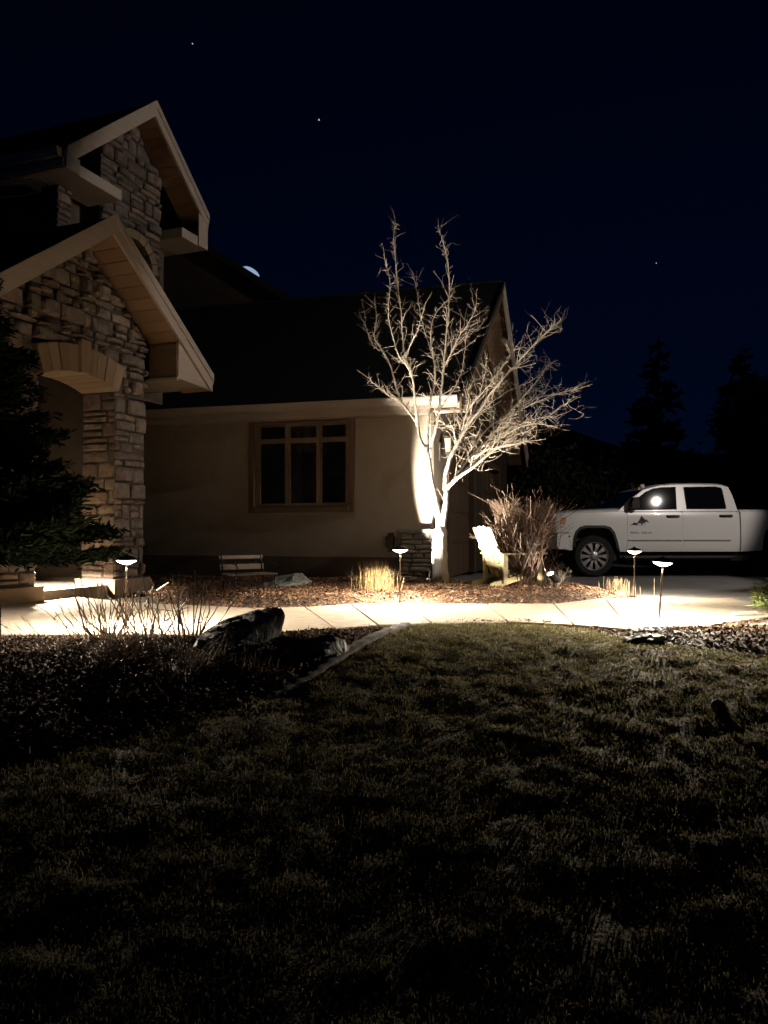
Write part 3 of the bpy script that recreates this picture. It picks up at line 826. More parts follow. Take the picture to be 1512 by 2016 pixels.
bl2.scale = (1.7, 1.7, 1.2)

# flood lamp on a pole beyond the right of the picture (it shows as the bright dot in the truck's window)
FL = Vector((9.0, 9.0, 5.0))
fp = wthing('flood_lamp', (FL.x+.12, FL.y-.05, terrain(FL.x, FL.y)-.05), 'flood lamp on a tall pole beyond the driveway, mirrored in the truck window', 'flood lamp')
MB().tube([(FL.x+.12, FL.y-.05, -.2), (FL.x+.12, FL.y-.05, 5.3)], [.05,.035], 12).build('pole', 'black_metal', fp, smooth=True)
fd = Vector((-.715, .68, -.16)); fd.normalize()
fq = fd.to_track_quat('Z', 'Y').to_matrix()
MB().lathe([(.05,-.12),(.07,-.08),(.08,.0),(.09,.06),(.086,.06),(.075,.0)], 24, FL, fq, capends=False).build('reflector', 'black_metal', fp, smooth=True)
MB().lathe([(.0005,.03),(.05,.03)], 24, FL, fq, capends=False).build('lens', 'lens_flood', fp)
fl = add_light('bulb', 'SPOT', (FL + fd*.1) - fp.location, P_FLOOD, (1.0, .89, .80), fp, spot_size=R(81), spot_blend=.15, shadow_soft_size=.045)
aim(fl, fd)

# ------------------------------------------------------------------ wall lantern and outlet on the house
lv = 12.78; lz = 2.27
lc = Vector(Hm(UR, lv, lz))
lan = wthing('wall_lantern', lc, 'wall lantern with frosted glass beside the garage door', 'lantern')
nu = Vector((CM, -SM, 0))
MB().obox(lc + nu*.012 + Vector((0,0,-.12)), (.11,.024,.30), Matrix.Rotation(-BT-R(90), 3, 'Z')).build('back_plate', 'bronze_metal', lan)
MB().tube([lc+nu*.02+Vector((0,0,-.19)), lc+nu*.10+Vector((0,0,-.22)), lc+nu*.15+Vector((0,0,-.17))], [.012]*3, 8).build('arm', 'bronze_metal', lan, smooth=True)
MB().lathe([(.055,-.13),(.075,.10)], 4, lc+nu*.15, Matrix.Rotation(R(45)-BT, 3, 'Z')).build('glass', 'frost_glass', lan)
MB().lathe([(.06,-.17),(.068,-.131)], 4, lc+nu*.15, Matrix.Rotation(R(45)-BT, 3, 'Z')).build('base', 'bronze_metal', lan)
MB().lathe([(.10,.101),(.05,.16),(.015,.19)], 4, lc+nu*.15, Matrix.Rotation(R(45)-BT, 3, 'Z')).build('roof', 'bronze_metal', lan)
oc = Vector(Hm(-3.36, VF-.06, .66))
ob = wthing('outlet_box', oc, 'dark weatherproof outlet box on the wall beside the pier', 'outlet box')
Mw = Matrix.Rotation(-BT, 3, 'Z')
MB().obox(oc, (.13,.10,.17), Mw).build('cover', 'bronze_metal', ob, bevel=.01)
MB().obox(oc + Mw @ Vector((0,.055,0)), (.10,.03,.30), Mw).build('back_plate', 'bronze_metal', ob)

# ------------------------------------------------------------------ the bare tree
tree = wthing('bare_tree', tb, 'bare multi-stemmed tree lit from below beside the stone pier', 'tree')
limbs = []     # (points px list with depth, r0, r1)
def limb(pts, y0, y1, r0, r1):
    P = [at(px, py, y0 + (y1-y0)*i/(len(pts)-1)) for i, (px, py) in enumerate(pts)]
    limbs.append((catmull(P, 5), r0, r1))
T_ = TREE_Y
trunk_pts = [(869,1162),(868,1150),(866,1100),(866,1075),(867,1050),(868,1034)]
tp = catmull([at(px, py, T_) for px, py in trunk_pts], 5)
tr_ = []
for i in range(len(tp)):
    f = i/(len(tp)-1); tr_.append(.116 + .05*math.exp(-f*9) - .026*f**2 - .05*f**14 + .005*math.sin(i*1.3))
trk = MB().tube(tp, tr_, 14).build('trunk', 'bark', tree, smooth=True)
limb([(866,1062),(865,1025),(858,990),(849,945),(843,900),(840,880)], T_, T_+.08, .088, .055)
limb([(840,885),(828,866),(821,834),(806,813),(790,789),(781,766),(767,716),(752,690),(737,663),(741,630),(738,600)], T_+.08, T_+.55, .045, .008)
limb([(821,838),(818,800),(814,760),(810,734),(798,702),(792,660),(790,620),(783,560),(778,506),(775,470),(778,440)], T_+.1, T_-.35, .035, .005)
limb([(841,880),(844,826),(848,786),(855,760),(856,723),(849,680),(849,648),(856,620),(872,600),(888,584)], T_+.08, T_+.3, .04, .006)
limb([(845,884),(858,842),(864,809),(870,760),(874,723),(878,670),(882,623),(885,563),(881,513),(874,484),(866,458)], T_+.08, T_-.25, .04, .005)
limb([(874,723),(890,690),(905,660),(919,643),(935,610)], T_-.1, T_-.5, .016, .005)
limb([(864,812),(880,785),(897,760),(910,727),(916,680),(920,660)], T_, T_+.35, .018, .005)
limb([(790,789),(770,782),(757,772),(738,757),(726,745)], T_+.3, T_+.1, .014, .005)
limb([(812,745),(800,720),(785,700),(770,650),(764,610),(768,560),(760,520)], T_, T_-.5, .018, .005)
limb([(748,690),(735,680),(722,650),(718,615)], T_+.4, T_+.6, .012, .004)
limb([(849,690),(838,660),(828,620),(822,580),(815,545)], T_+.2, T_+.7, .014, .004)
limb([(798,702),(812,670),(822,650),(834,610)], T_-.1, T_-.5, .012, .004)
# right hand stem and its fan
limb([(869,1062),(872,1025),(878,990),(877,955)], T_, T_-.04, .084, .055)
limb([(877,965),(878,934),(888,897),(904,866),(925,831),(946,805),(965,776),(1000,735),(1040,690),(1075,655),(1090,640)], T_-.04, T_-.45, .05, .006)
limb([(878,963),(899,942),(925,924),(952,903),(978,882),(1004,876),(1040,868)], T_-.04, T_-.6, .048, .007)
limb([(882,958),(905,925),(930,897),(946,880),(975,850),(1000,815),(1035,775),(1065,740)], T_-.04, T_+.3, .04, .006)
limb([(890,950),(915,926),(945,898),(985,862),(1020,838),(1055,825),(1085,820)], T_-.02, T_+.55, .032, .006)
limb([(879,930),(895,890),(915,850),(930,820),(945,775),(955,735),(958,705)], T_, T_+.5, .028, .005)
limb([(905,918),(930,880),(965,840),(1010,815),(1055,792),(1095,776),(1130,768)], T_-.1, T_+.2, .024, .004)
limb([(930,905),(965,880),(1005,850),(1045,835),(1080,838)], T_-.3, T_-.8, .022, .005)
limb([(893,892),(908,850),(918,815),(935,790),(968,752),(990,720),(1010,690)], T_-.1, T_-.6, .022, .005)
limb([(945,885),(990,838),(1030,800),(1070,780),(1105,775)], T_+.2, T_+.9, .018, .004)
limb([(925,831),(960,800),(1000,770),(1050,748),(1085,715)], T_-.2, T_+.4, .016, .004)
limb([(899,870),(890,840),(880,838),(862,826),(848,833)], T_-.2, T_-.5, .014, .005)
limb([(978,882),(1010,860),(1045,845),(1090,812),(1120,790)], T_-.3, T_-.5, .014, .004)
for P, r0, r1 in limbs:
    n = len(P); tk = .86 if r0 > .045 else .68
    rr = [r0*tk + (r1*.55-r0*tk)*(i/(n-1))**.6 for i in range(n)]
    for i in range(1, n-1):
        j = .006 if r0 < .04 else .004
        P[i] = P[i] + Vector((rng.uniform(-j,j), rng.uniform(-j,j), rng.uniform(-j,j)))
    MB().tube(P, rr, 8 if r0 > .03 else 6).build('branch', 'bark', tree, smooth=True)
# side shoots and spurs
tw = MB()
def shoot(p, d, L, r, depth):
    n = max(2, int(L/.07)); pts = [p]; q = p.copy(); dd = d.normalized()
    for i in range(n):
        dd = (dd + Vector((rng.gauss(0,.20), rng.gauss(0,.20), rng.gauss(.05,.16)))).normalized()
        q = q + dd*(L/n); pts.append(q.copy())
    tw.tube(pts, [r*(1-.65*i/n) for i in range(n+1)], 4 if depth else 4, cap=False)
    for i in range(1, n+1):
        if depth < 2 and rng.random() < (.55 if depth == 0 else .3):
            s = Vector((rng.gauss(0,1), rng.gauss(0,1), rng.gauss(.3,.8))).normalized()
            shoot(pts[i], (dd*.5+s), rng.uniform(.04,.15)*(1.6 if depth == 0 else 1), r*.55, depth+1)
        elif rng.random() < .5:
            s = Vector((rng.gauss(0,1), rng.gauss(0,1), rng.gauss(.2,.8))).normalized()*rng.uniform(.015,.04)
            tw.tube([pts[i], pts[i]+s], [r*.8, r*.5], 4, cap=False)
for li, (P, r0, r1) in enumerate(limbs):
    n = len(P)
    right = P[-1].x > 1.25
    for i in range(3, n):
        f = i/(n-1); d = (P[i]-P[i-1]).normalized()
        rad = r0+(r1-r0)*f
        seg = (P[i]-P[i-1]).length
        for k in range(rng.choice((2,2,3)) if rad < .035 else rng.choice((0,0,1))):
            s = Vector((rng.gauss(0,1), rng.gauss(0,1), rng.gauss(.1,.8))).normalized()
            if rng.random() < (.54 if right else .42) and f > .10:
                shoot(P[i], d*.9+s*.9, rng.uniform(.12,.5)*(1.15 if right else .62)*(1.1-.45*f), max(.0022, min(.0055, rad*.26)), 0 if (right or rng.random() < .5) else 1)
            else:
                L = rng.uniform(.03,.09); q = P[i]+(d*.4+s).normalized()*L
                tw.tube([P[i], P[i]+(q-P[i])*.6+Vector((0,0,.01)), q], [.0042,.0034,.0025], 4, cap=False)
    shoot(P[-1], (P[-1]-P[-2]), rng.uniform(.12,.3), .004, 1)
tw.build('twigs', 'twig', tree, kind='stuff')

# ------------------------------------------------------------------ other plants
def stem_shrub(name, base, label, cat, m, stems, group=None, sub=0.0, r=(.004,.008), part='stem', zf=None):
    """stems: list of (root offset, tip offset, wobble)"""
    t = wthing(name, base, label, cat, group)
    tws = MB(); base = Vector(base)
    for (a, b, wob) in stems:
        a, b = base+Vector(a), base+Vector(b); n = 6; pts = []
        rr = rng.uniform(*r); L = (b-a).length
        side = Vector((rng.gauss(0,1), rng.gauss(0,1), 0))*wob*L
        for i in range(n+1):
            f = i/n; pts.append(a.lerp(b, f) + side*math.sin(f*math.pi) + Vector((rng.gauss(0,1), rng.gauss(0,1), 0))*L*.008)
        MB().tube(pts, [rr*(1-.5*i/n) for i in range(n+1)], 5).build(part, m, t, smooth=True)
        for i in range(1, n):
            if rng.random() < sub:
                d = (b-a).normalized()*.8 + Vector((rng.gauss(0,.6), rng.gauss(0,.6), rng.gauss(.1,.3)))
                q = pts[i] + d*L*rng.uniform(.08,.3)
                tws.tube([pts[i], (pts[i]+q)/2+Vector((rng.gauss(0,.01),rng.gauss(0,.01),.005)), q], [rr*.6,rr*.45,rr*.3], 4, cap=False)
    if tws.v: tws.build('side_twigs', m, t, kind='stuff')
    return t
# red twig shrub clipped flat
dc = at(1033, 1165, 10.85); dc.z = bz(dc.x, dc.y)
st = []
for i in range(150):
    bx, by = rng.gauss(0,.10), rng.gauss(0,.10)
    tx, ty = rng.uniform(-.44,.44), rng.uniform(-.40,.40)
    hz = 1.16 + rng.uniform(-.05,.05) - (.25 if rng.random() < .12 else 0)
    st.append(((bx,by,-.02), (tx,ty,hz), rng.uniform(-.03,.10)))
stem_shrub('red_twig_shrub', dc, 'dense reddish twig shrub clipped flat on top, in front of the truck', 'shrub', 'dogwood', st, sub=.85, r=(.0045,.009))
wc = at(1088, 1160, 10.75); wc.z = bz(wc.x, wc.y)
st = []
for i in range(26):
    a = rng.uniform(0, 6.28); l = rng.uniform(.1,.26)
    st.append(((rng.gauss(0,.03),rng.gauss(0,.03),-.01), (l*math.cos(a), l*.8*math.sin(a), rng.uniform(.15,.36)), rng.uniform(-.2,.25)))
stem_shrub('wiry_shrub', wc, 'small wiry grey shrub over the glowing spotlight', 'shrub', 'graytwig', st, sub=.7, r=(.002,.004))
# bare shrubs in the front bed
def front_shrub(px, py, label, tips, n, spread, hr):
    b = gnd(px, py); b.z = fz(b.x, b.y); st = []
    for (qx, qy) in tips:
        q = at(qx, qy, b.y + rng.uniform(-.15,.15)) - b
        st.append(((q.x*.25+rng.gauss(0,.02), rng.gauss(0,.04), -.02), tuple(q), rng.uniform(-.03,.05)))
    for i in range(n):
        a = rng.gauss(0, 1)*spread; hh = rng.uniform(*hr)
        st.append(((a*.45, rng.gauss(0,.08), -.02), (a*1.1+rng.gauss(0,.05), rng.gauss(0,.12), hh), rng.uniform(-.06,.08)))
    return stem_shrub('bare_shrub', b, label, 'shrub', 'graytwig', st, 'bare shrubs in the front bed', sub=.28, r=(.004,.0075))
front_shrub(205, 1262, 'bare grey shrub before the porch column, left of the other twiggy one', [(137,1150),(160,1155),(72,1192),(175,1152),(195,1170),(232,1160)], 26, .17, (.22,.52))
front_shrub(375, 1266, 'bare twiggy shrub beside the dark boulder, its stems fanning right', [(383,1122),(402,1148),(455,1146),(420,1165),(353,1128),(336,1126),(470,1175),(330,1160)], 16, .15, (.2,.5))
front_shrub(290, 1264, 'bare twiggy shrub growing between the two other twiggy shrubs', [(262,1165),(275,1150),(318,1168),(245,1190)], 18, .13, (.2,.48))
def tangle(px, py, label, n):
    b = gnd(px, py); b.z = fz(b.x, b.y); st = []
    for i in range(n):
        a = rng.uniform(0, 6.283); l = rng.uniform(.12,.42)
        st.append(((rng.gauss(0,.05), rng.gauss(0,.05), -.02), (l*math.cos(a), l*.7*math.sin(a), rng.uniform(.05,.30)), rng.uniform(-.25,.3)))
    return stem_shrub('bare_shrub', b, label, 'shrub', 'graytwig', st, 'bare shrubs in the front bed', sub=.5, r=(.002,.004))
tangle(235, 1318, 'low tangled bare shrub sprawling below the upright twiggy shrubs', 34)
tangle(395, 1325, 'low tangled bare shrub sprawling below the dark boulder', 30)
tangle(95, 1300, 'low tangled bare shrub at the left end of the front bed', 30)
stb = gnd(306, 1245); stb.z = fz(stb.x, stb.y)
stem_shrub('cut_stem', stb, 'thick pale pruned branch leaning up behind the bare shrubs', 'branch', 'graytwig',
    [((.02,.02,-.05), tuple(at(296,1133,stb.y)-stb), .02), (tuple((at(309,1163,stb.y)-stb)), tuple(at(332,1147,stb.y+.05)-stb), .0), (tuple((at(303,1150,stb.y)-stb)), tuple(at(285,1195,stb.y-.05)-stb), .0)], r=(.008,.010))
# ornamental grass clumps
def tuft(name, px, py, Y, label, n, hgt, spread, lean, m, group=None, wid=(.003,.006)):
    b = at(px, py, Y); b.z = bz(b.x, b.y)
    r = np.abs(nrng.normal(0, spread, n)); a = nrng.random(n)*6.283
    x, y = r*np.cos(a), r*np.sin(a)
    v, f = blades(n, x, y, np.full(n, -.01), hgt, wid, lean)
    me = bpy.data.meshes.new('blades'); me.from_pydata(v.tolist(), [], f.tolist()); me.materials.append(M(m))
    o = bpy.data.objects.new('blades', me); COL.objects.link(o); o['kind'] = 'stuff'
    t = thing(name, b, label, 'grass clump', group); o.parent = t
    cr = MB().lathe([(spread*1.3,-.03),(spread*1.2,.03),(spread*.7,.06),(.01,.07)], 14).build('crown', m, t, smooth=True)
    return t
tuft('ornamental_grass', 742, 1176, 9.75, 'golden ornamental grass clump glowing beside the walk', 1300, (.10,.42), .11, .62, 'straw', 'straw grass clumps')
tuft('ornamental_grass', 1216, 1166, 10.35, 'cut-back straw stubble clump by the driveway', 260, (.10,.25), .12, .32, 'stubble', 'straw grass clumps', (.006,.012))
for (px, py, n, sprd) in ((262,1296,240,.10),(420,1312,200,.09),(205,1330,160,.10),(500,1330,160,.08),(330,1345,160,.10)):
    b = gnd(px, py); b.z = fz(b.x, b.y)
    r = np.abs(nrng.normal(0, sprd, n)); a = nrng.random(n)*6.283
    v, f = blades(n, r*np.cos(a), r*np.sin(a), np.full(n, -.01), (.05,.16), (.004,.010), .95)
    me = bpy.data.meshes.new('dead_stalks'); me.from_pydata(v.tolist(), [], f.tolist()); me.materials.append(M('stubble'))
    o = bpy.data.objects.new('dead_stalks', me); COL.objects.link(o); o['kind'] = 'stuff'
    pt = thing('dead_perennial', b, 'x', 'plant'); o.parent = pt; o = pt
    tag(o, {262:'dark withered perennial clump under the bare shrubs', 420:'withered perennial clump beside the dark boulder', 205:'withered perennial clump left of the others in the front bed', 500:'withered perennial clump nearest the concrete edging', 330:'withered perennial clump lowest in the front bed, before the shrubs'}[px], 'plant', 'withered perennials in the front bed')

def conifer(name, base, H, Rad, label, m, nb, dens, group=None, z0=.25, nl=.05, nw=.012, droop=.35, cat='tree'):
    t = thing(name, base, label, cat, group)
    MB().tube([(0,0,-.1),(0,0,H*.5),(0,0,H)], [max(.03,H*.022),H*.013,.008], 10).build('trunk', 'conifer_bark', t, smooth=True)
    lm = MB(); ax = []; 
    for i in range(nb):
        f = (i+rng.random())/nb; f = f**1.25; z = z0 + f*(H-z0-.1); L = Rad*(1-f)**.85*rng.uniform(.75,1.15)+.06
        a = rng.uniform(0,6.283); d = Vector((math.cos(a), math.sin(a), 0)); pts = []
        for k in range(7):
            s = k/6; pts.append(Vector((0,0,z)) + d*L*s + Vector((0,0,-droop*L*s*(1-.45*s) + .1*L*s*s)))
        lm.tube(pts, [.010*(1-.8*k/6)*(1+L) for k in range(7)], 4, cap=False)
        ax.append((pts, d, L))
    lm.build('limbs', 'conifer_bark', t, kind='stuff')
    n = dens; verts = []; W = [L for _, _, L in ax]
    ch = rng.choices(range(len(ax)), weights=[w_*w_+.05 for w_ in W], k=n)
    P = np.zeros((n,3)); D = np.zeros((n,3)); S = nrng.uniform(.55,1.3,n)*nl
    for i, c in enumerate(ch):
        pts, d, L = ax[c]; s = (rng.random()**.7)*5.999; k = int(s); p = pts[k].lerp(pts[k+1], s-k)
        side = Vector((-d.y, d.x, 0)); ww = L*.30*(1-.6*s/6)
        off = rng.gauss(0,1)*ww*.6
        p = p + side*off + d*abs(off)*.5 + Vector((0,0,rng.gauss(-.02,.03)))
        P[i] = p; dd = d*rng.uniform(.3,1) + side*(1 if off > 0 else -1)*rng.uniform(.1,.9) + Vector((rng.gauss(0,.3),rng.gauss(0,.3),rng.gauss(.1,.4)))
        D[i] = dd.normalized()
    sd = np.cross(D, nrng.normal(0,1,(n,3))); sd /= np.linalg.norm(sd, axis=1)[:,None]+1e-9
    A, B, C, E = P - sd*nw*.5, P + sd*nw*.5, P + D*(S*.6)[:,None] + sd*nw*.7, P + D*(S*.6)[:,None] - sd*nw*.7
    Tt = P + D*S[:,None]
    v = np.concatenate([A,B,C,E,Tt]); i = np.arange(n)
    f = np.concatenate([np.stack([i,i+n,i+2*n],-1), np.stack([i,i+2*n,i+3*n],-1), np.stack([i+3*n,i+2*n,i+4*n],-1)])
    me = bpy.data.meshes.new('crown'); me.from_pydata(v.tolist(), [], f.tolist()); me.materials.append(M(m))
    o = bpy.data.objects.new('crown', me); COL.objects.link(o); o.parent = t; o['kind'] = 'stuff'
    return t
conifer('spruce_tree', (-4.55, 7.7, .0), 4.5, 1.6, 'dark spruce at the left edge hiding the porch entrance', 'needle', 340, 110000, z0=.58, nl=.085, nw=.016, droop=.22)
conifer('mugo_pine', (3.62, 6.75, -.02), .62, .42, 'yellow-green pine bush at the right end of the walk', 'needle_gold', 40, 7000, z0=.06, nl=.07, nw=.006, droop=-.5, cat='bush')
conifer('spruce_tree', (9.6, 27.5, -.2), 7.8, 1.7, 'narrow dark spruce behind the cab of the truck', 'needle', 110, 12000, 'trees beyond the driveway', z0=.5, nl=.30, nw=.07)
conifer('spruce_tree', (12.2, 26.5, -.2), 7.4, 2.3, 'broad dark spruce at the right edge behind the truck bed', 'needle', 120, 16000, 'trees beyond the driveway', z0=.5, nl=.32, nw=.07)

def leafy(name, base, H, Rx, label, n, group, z0=.8):
    t = thing(name, base, label, 'tree', group)
    MB().tube([(0,0,-.1),(.05,0,H*.35),(0,.05,H*.7)], [H*.03,H*.02,H*.008], 10).build('trunk', 'conifer_bark', t, smooth=True)
    lb = MB(); C = []
    for i in range(26):
        a = rng.uniform(0,6.283); z = rng.uniform(z0, H*.92); rr = Rx*math.sqrt(max(.05, 1-((z-(z0+H)/2)/((H-z0)/2))**2))*rng.uniform(.4,1)
        c = Vector((rr*math.cos(a), rr*math.sin(a), z)); C.append((c, rng.uniform(.25,.55)*Rx*.6))
        lb.tube([(0,0,z*.55), c*.6+Vector((0,0,z*.25)), c], [.03,.018,.008], 5, cap=False)
    lb.build('limbs', 'conifer_bark', t, kind='stuff')
    P = np.array([tuple(C[i % 26][0] + Vector((rng.gauss(0,1),rng.gauss(0,1),rng.gauss(0,.8)))*C[i % 26][1]) for i in range(n)])
    D = nrng.normal(0,1,(n,3)); D /= np.linalg.norm(D,axis=1)[:,None]; S = np.cross(D, nrng.normal(0,1,(n,3))); S /= np.linalg.norm(S,axis=1)[:,None]+1e-9
    L = nrng.uniform(.06,.14,n)[:,None]
    v = np.concatenate([P-D*L, P+S*L*.45, P+D*L, P-S*L*.45]); i = np.arange(n)
    f = np.stack([i,i+n,i+2*n,i+3*n],-1)
    me = bpy.data.meshes.new('crown'); me.from_pydata(v.tolist(), [], f.tolist()); me.materials.append(M('leaf_dark'))
    o = bpy.data.objects.new('crown', me); COL.objects.link(o); o.parent = t; o['kind'] = 'stuff'
    return t
leafy('leafy_tree', (11.3, 22.5, -.15), 5.6, 1.6, 'olive leafy tree dimly lit at the right edge above the truck bed', 9000, 'trees beyond the driveway', 1.2)
leafy('hedge_shrub', (4.9, 24.5, -.15), 3.3, 1.9, 'dark rounded shrub beyond the hood of the truck', 6000, 'trees beyond the driveway', .2)
leafy('hedge_shrub', (7.4, 25.0, -.15), 2.9, 1.9, 'dark low shrub beyond the windscreen of the truck', 6000, 'trees beyond the driveway', .2)

# ------------------------------------------------------------------ rocks
def rock(name, c, size, label, m, seed, rz=0, tilt=.22, group=None):
    bm = bmesh.new(); bmesh.ops.create_icosphere(bm, subdivisions=4, radius=1.0)
    from mathutils import noise as nz
    for v in bm.verts:
        p = v.co.copy(); o = Vector((seed*3.1, seed*1.7, seed*.3))
        k = 1 + .30*nz.noise(p*1.3+o) + .15*nz.noise(p*3.1+o) + .10*nz.noise(p*6+o) + .06*nz.noise(p*13+o) + .10*abs(nz.noise(Vector((p.x*5,p.y*1.5,p.z*1.2))+o))
        q = p*k; q.z = q.z*(1+.35*q.x) + (tilt*q.x if q.z > 0 else 0); q += Vector((nz.noise(p*2.2+o*2), nz.noise(p*2.2+o*3), nz.noise(p*2.2+o*4)))*.16; q.z = max(-.5, q.z)
        v.co = Vector((q.x*size[0], q.y*size[1], q.z*size[2]))
    me = bpy.data.meshes.new(name); bm.to_mesh(me); bm.free(); me.materials.append(M(m))
    me.polygons.foreach_set('use_smooth', [True]*len(me.polygons)); me.set_sharp_from_angle(angle=R(38))
    o = bpy.data.objects.new(name, me); COL.objects.link(o); o.location = c; o.rotation_euler = (0, 0, rz)
    return tag(o, label, 'rock', group)
b = gnd(468, 1278); b.z = fz(b.x, b.y)+.06
rock('boulder', b, (.34,.20,.12), 'dark white-streaked boulder in the front bed by the walk', 'rock_dark', 3, R(45), .55)
b = gnd(612, 1292); b.z = fz(b.x, b.y)+.01
rock('boulder', b, (.24,.16,.10), 'low black boulder beside the concrete edging', 'rock_dark', 8, R(10))
b = at(556, 1163, 10.9); b.z = bz(b.x, b.y)
rock('flat_stone', b, (.36,.30,.13), 'pale flat stone behind the garden bench', 'rock_pale', 5, R(8))
for (px, py, s, lb_) in ((1290,1243,.17,'flat dark stone at the edge of the bark chips'),(1268,1262,.15,'flat dark stone half sunk in the lawn edge'),(1500,1237,.12,'dark stone under the yellow-green pine bush')):
    b = gnd(px, py); rock('edge_stone', b + Vector((0,0,.012)), (s,s*.6,.035), lb_, 'rock_dark', s*40, 0, group='flat stones by the right bed')
wb = gnd(1465, 1216)
tag(solo(MB().bar((wb.x-.11, wb.y-.02, wb.z+.04), (wb.x+.13, wb.y+.03, wb.z+.05), .05, .02), 'pale_stick', 'trim', wb), 'pale strip of wood lying beside the pine bush', 'stick')
sb_ = gnd(1414, 1396)
wl_ = wthing('well_light', sb_, 'small dark domed fixture standing in the lawn', 'lawn fixture')
MB().lathe([(.032,-.05),(.032,.012),(.040,.014),(.040,.026),(.030,.044),(.012,.054),(.002,.056)], 20, sb_).build('body', 'kerbing', wl_, smooth=True)
MB().lathe([(.0415,.013),(.0415,.024)], 20, sb_, capends=False).build('rim', 'bronze_metal', wl_, smooth=True)

# ------------------------------------------------------------------ garden bench
bl = [at(438,1176,9.9), at(475,1183,9.45), at(508,1169,10.45), at(545,1173,10.0)]
bc = (bl[0]+bl[3])/2; bc.z = bz(bc.x, bc.y)
bench = thing('garden_bench', bc, 'small wooden garden bench with dark iron legs by the house wall', 'bench', rz=R(38))
Lb, Db, Sh = .62, .34, .205      # length, depth, seat height
for i in range(4):
    y0 = -Db/2 + .01 + i*.085
    MB().box((-Lb/2,y0,Sh-.012),(Lb/2,y0+.07,Sh+.008)).build('seat_slat', 'bench_wood', bench, bevel=.004)
Mt = Matrix.Rotation(R(-14), 3, 'X')
for k, (za, zb2) in enumerate(((.05,.12),(.19,.235))):
    c = Vector((0, Db/2+.01, Sh)) + Mt @ Vector((0,.01,(za+zb2)/2))
    MB().obox(c, (Lb, .018, zb2-za), Mt).build('back_slat', 'bench_wood', bench, bevel=.004)
for xs in (-.24,-.12,0,.12,.24):
    for dz, rr in ((.155,.032),):
        c = Vector((xs, Db/2+.01, Sh)) + Mt @ Vector((0,.012,dz))
        ring = [c + Mt @ Vector((rr*math.cos(a*math.pi/6), 0, rr*math.sin(a*math.pi/6))) for a in range(13)]
        MB().tube(ring, [.006]*13, 5, cap=False).build('back_scroll', 'black_metal', bench, smooth=True)
for sx in (-1, 1):
    x = sx*(Lb/2-.03)
    for yy, k in ((-Db/2+.03, -1), (Db/2-.02, 1)):
        pts = catmull([Vector((x,yy,Sh-.015)), Vector((x,yy+k*.004,Sh*.6)), Vector((x,yy+k*.02,Sh*.3)), Vector((x,yy+k*.055,-.03))], 4)
        MB().tube(pts, [.013-.004*i/len(pts) for i in range(len(pts))], 7).build('leg', 'black_metal', bench, smooth=True)
    pts = catmull([Vector((x,-Db/2+.03,Sh*.72)), Vector((x,-Db/4,Sh*.62)), Vector((x,0,Sh*.45)), Vector((x,Db/4,Sh*.62)), Vector((x,Db/2-.02,Sh*.72))], 4)
    MB().tube(pts, [.008]*len(pts), 6).build('brace', 'black_metal', bench, smooth=True)
    pts = [Vector((x,Db/2-.02,Sh-.02)), Vector((x,Db/2+.02,Sh+.04)), Vector((x,Db/2+.075,Sh+.25))]
    MB().tube(pts, [.013,.012,.009], 7).build('back_post', 'black_metal', bench, smooth=True)
    pts = catmull([Vector((x,Db/2+.04,Sh+.13)), Vector((x,.02,Sh+.135)), Vector((x,-Db/2+.0,Sh+.12)), Vector((x,-Db/2-.02,Sh+.06)), Vector((x,-Db/2+.03,Sh-.01))], 4)
    MB().tube(pts, [.009]*len(pts), 6).build('arm_rest', 'black_metal', bench, smooth=True)

# ------------------------------------------------------------------ slatted lawn chair, facing right
cb = at(1008, 1163, 10.95); cb.z = bz(cb.x, cb.y)
chair = thing('adirondack_chair', cb, 'pale yellow slatted garden chair leaning back beside the bare tree', 'chair', rz=R(114))
chair.scale = (.86, .88, .88)
# local: chair faces -y... +y is behind the sitter
bw = [-.21,-.07,.07,.21]; top = [.86,.88,.88,.86]
Mb = Matrix.Rotation(R(-24), 3, 'X')
for x, h in zip(bw, top):
    poly = [(-.062,0),(.062,0),(.062,h-.03),(.045,h-.006),(0,h),(-.045,h-.006),(-.062,h-.03)]
    MB().prism(poly, lambda a, b_, t: Vector((x+a,.20,.14)) + Mb @ Vector((0,t,b_)), -.011, .011).build('back_slat', 'chair_wood', chair, bevel=.004)
for zz_ in (.22, .52):
    c = Vector((0,.20,.14)) + Mb @ Vector((0,.024,zz_)); MB().obox(c, (.54,.025,.06), Mb).build('back_rail', 'chair_wood', chair, bevel=.004)
for i in range(6):
    y0 = .17 - i*.088; z0 = .17 + i*.028
    MB().obox((0,y0,z0), (.52,.075,.02), Matrix.Rotation(R(-17.5),3,'X')).build('seat_slat', 'chair_wood', chair, bevel=.004)
for sx in (-1, 1):
    x = sx*.275
    MB().prism([(-.36,.30),(-.36,.20),(.52,-.02),(.58,-.02),(.56,.07),(.20,.145)], lambda a, b_, t: (x+t, a, b_), -.011, .011).build('side_rail', 'chair_wood', chair, bevel=.004)
    MB().box((x-.012+sx*.024,-.36,-.02),(x+.012+sx*.024,-.26,.50)).build('front_leg', 'chair_wood', chair, bevel=.004)
    MB().box((x-.012+sx*.024,.27,.05),(x+.012+sx*.024,.35,.50)).build('arm_post', 'chair_wood', chair, bevel=.004)
    MB().prism([(x-.06,-.44),(x+.06,-.44),(x+.07,-.30),(x+.04,.38),(x-.04,.38),(x-.06,-.1)], lambda a, b_, t: (a+sx*.02, b_, t), .502, .524).build('arm_rest', 'chair_wood', chair, bevel=.004)

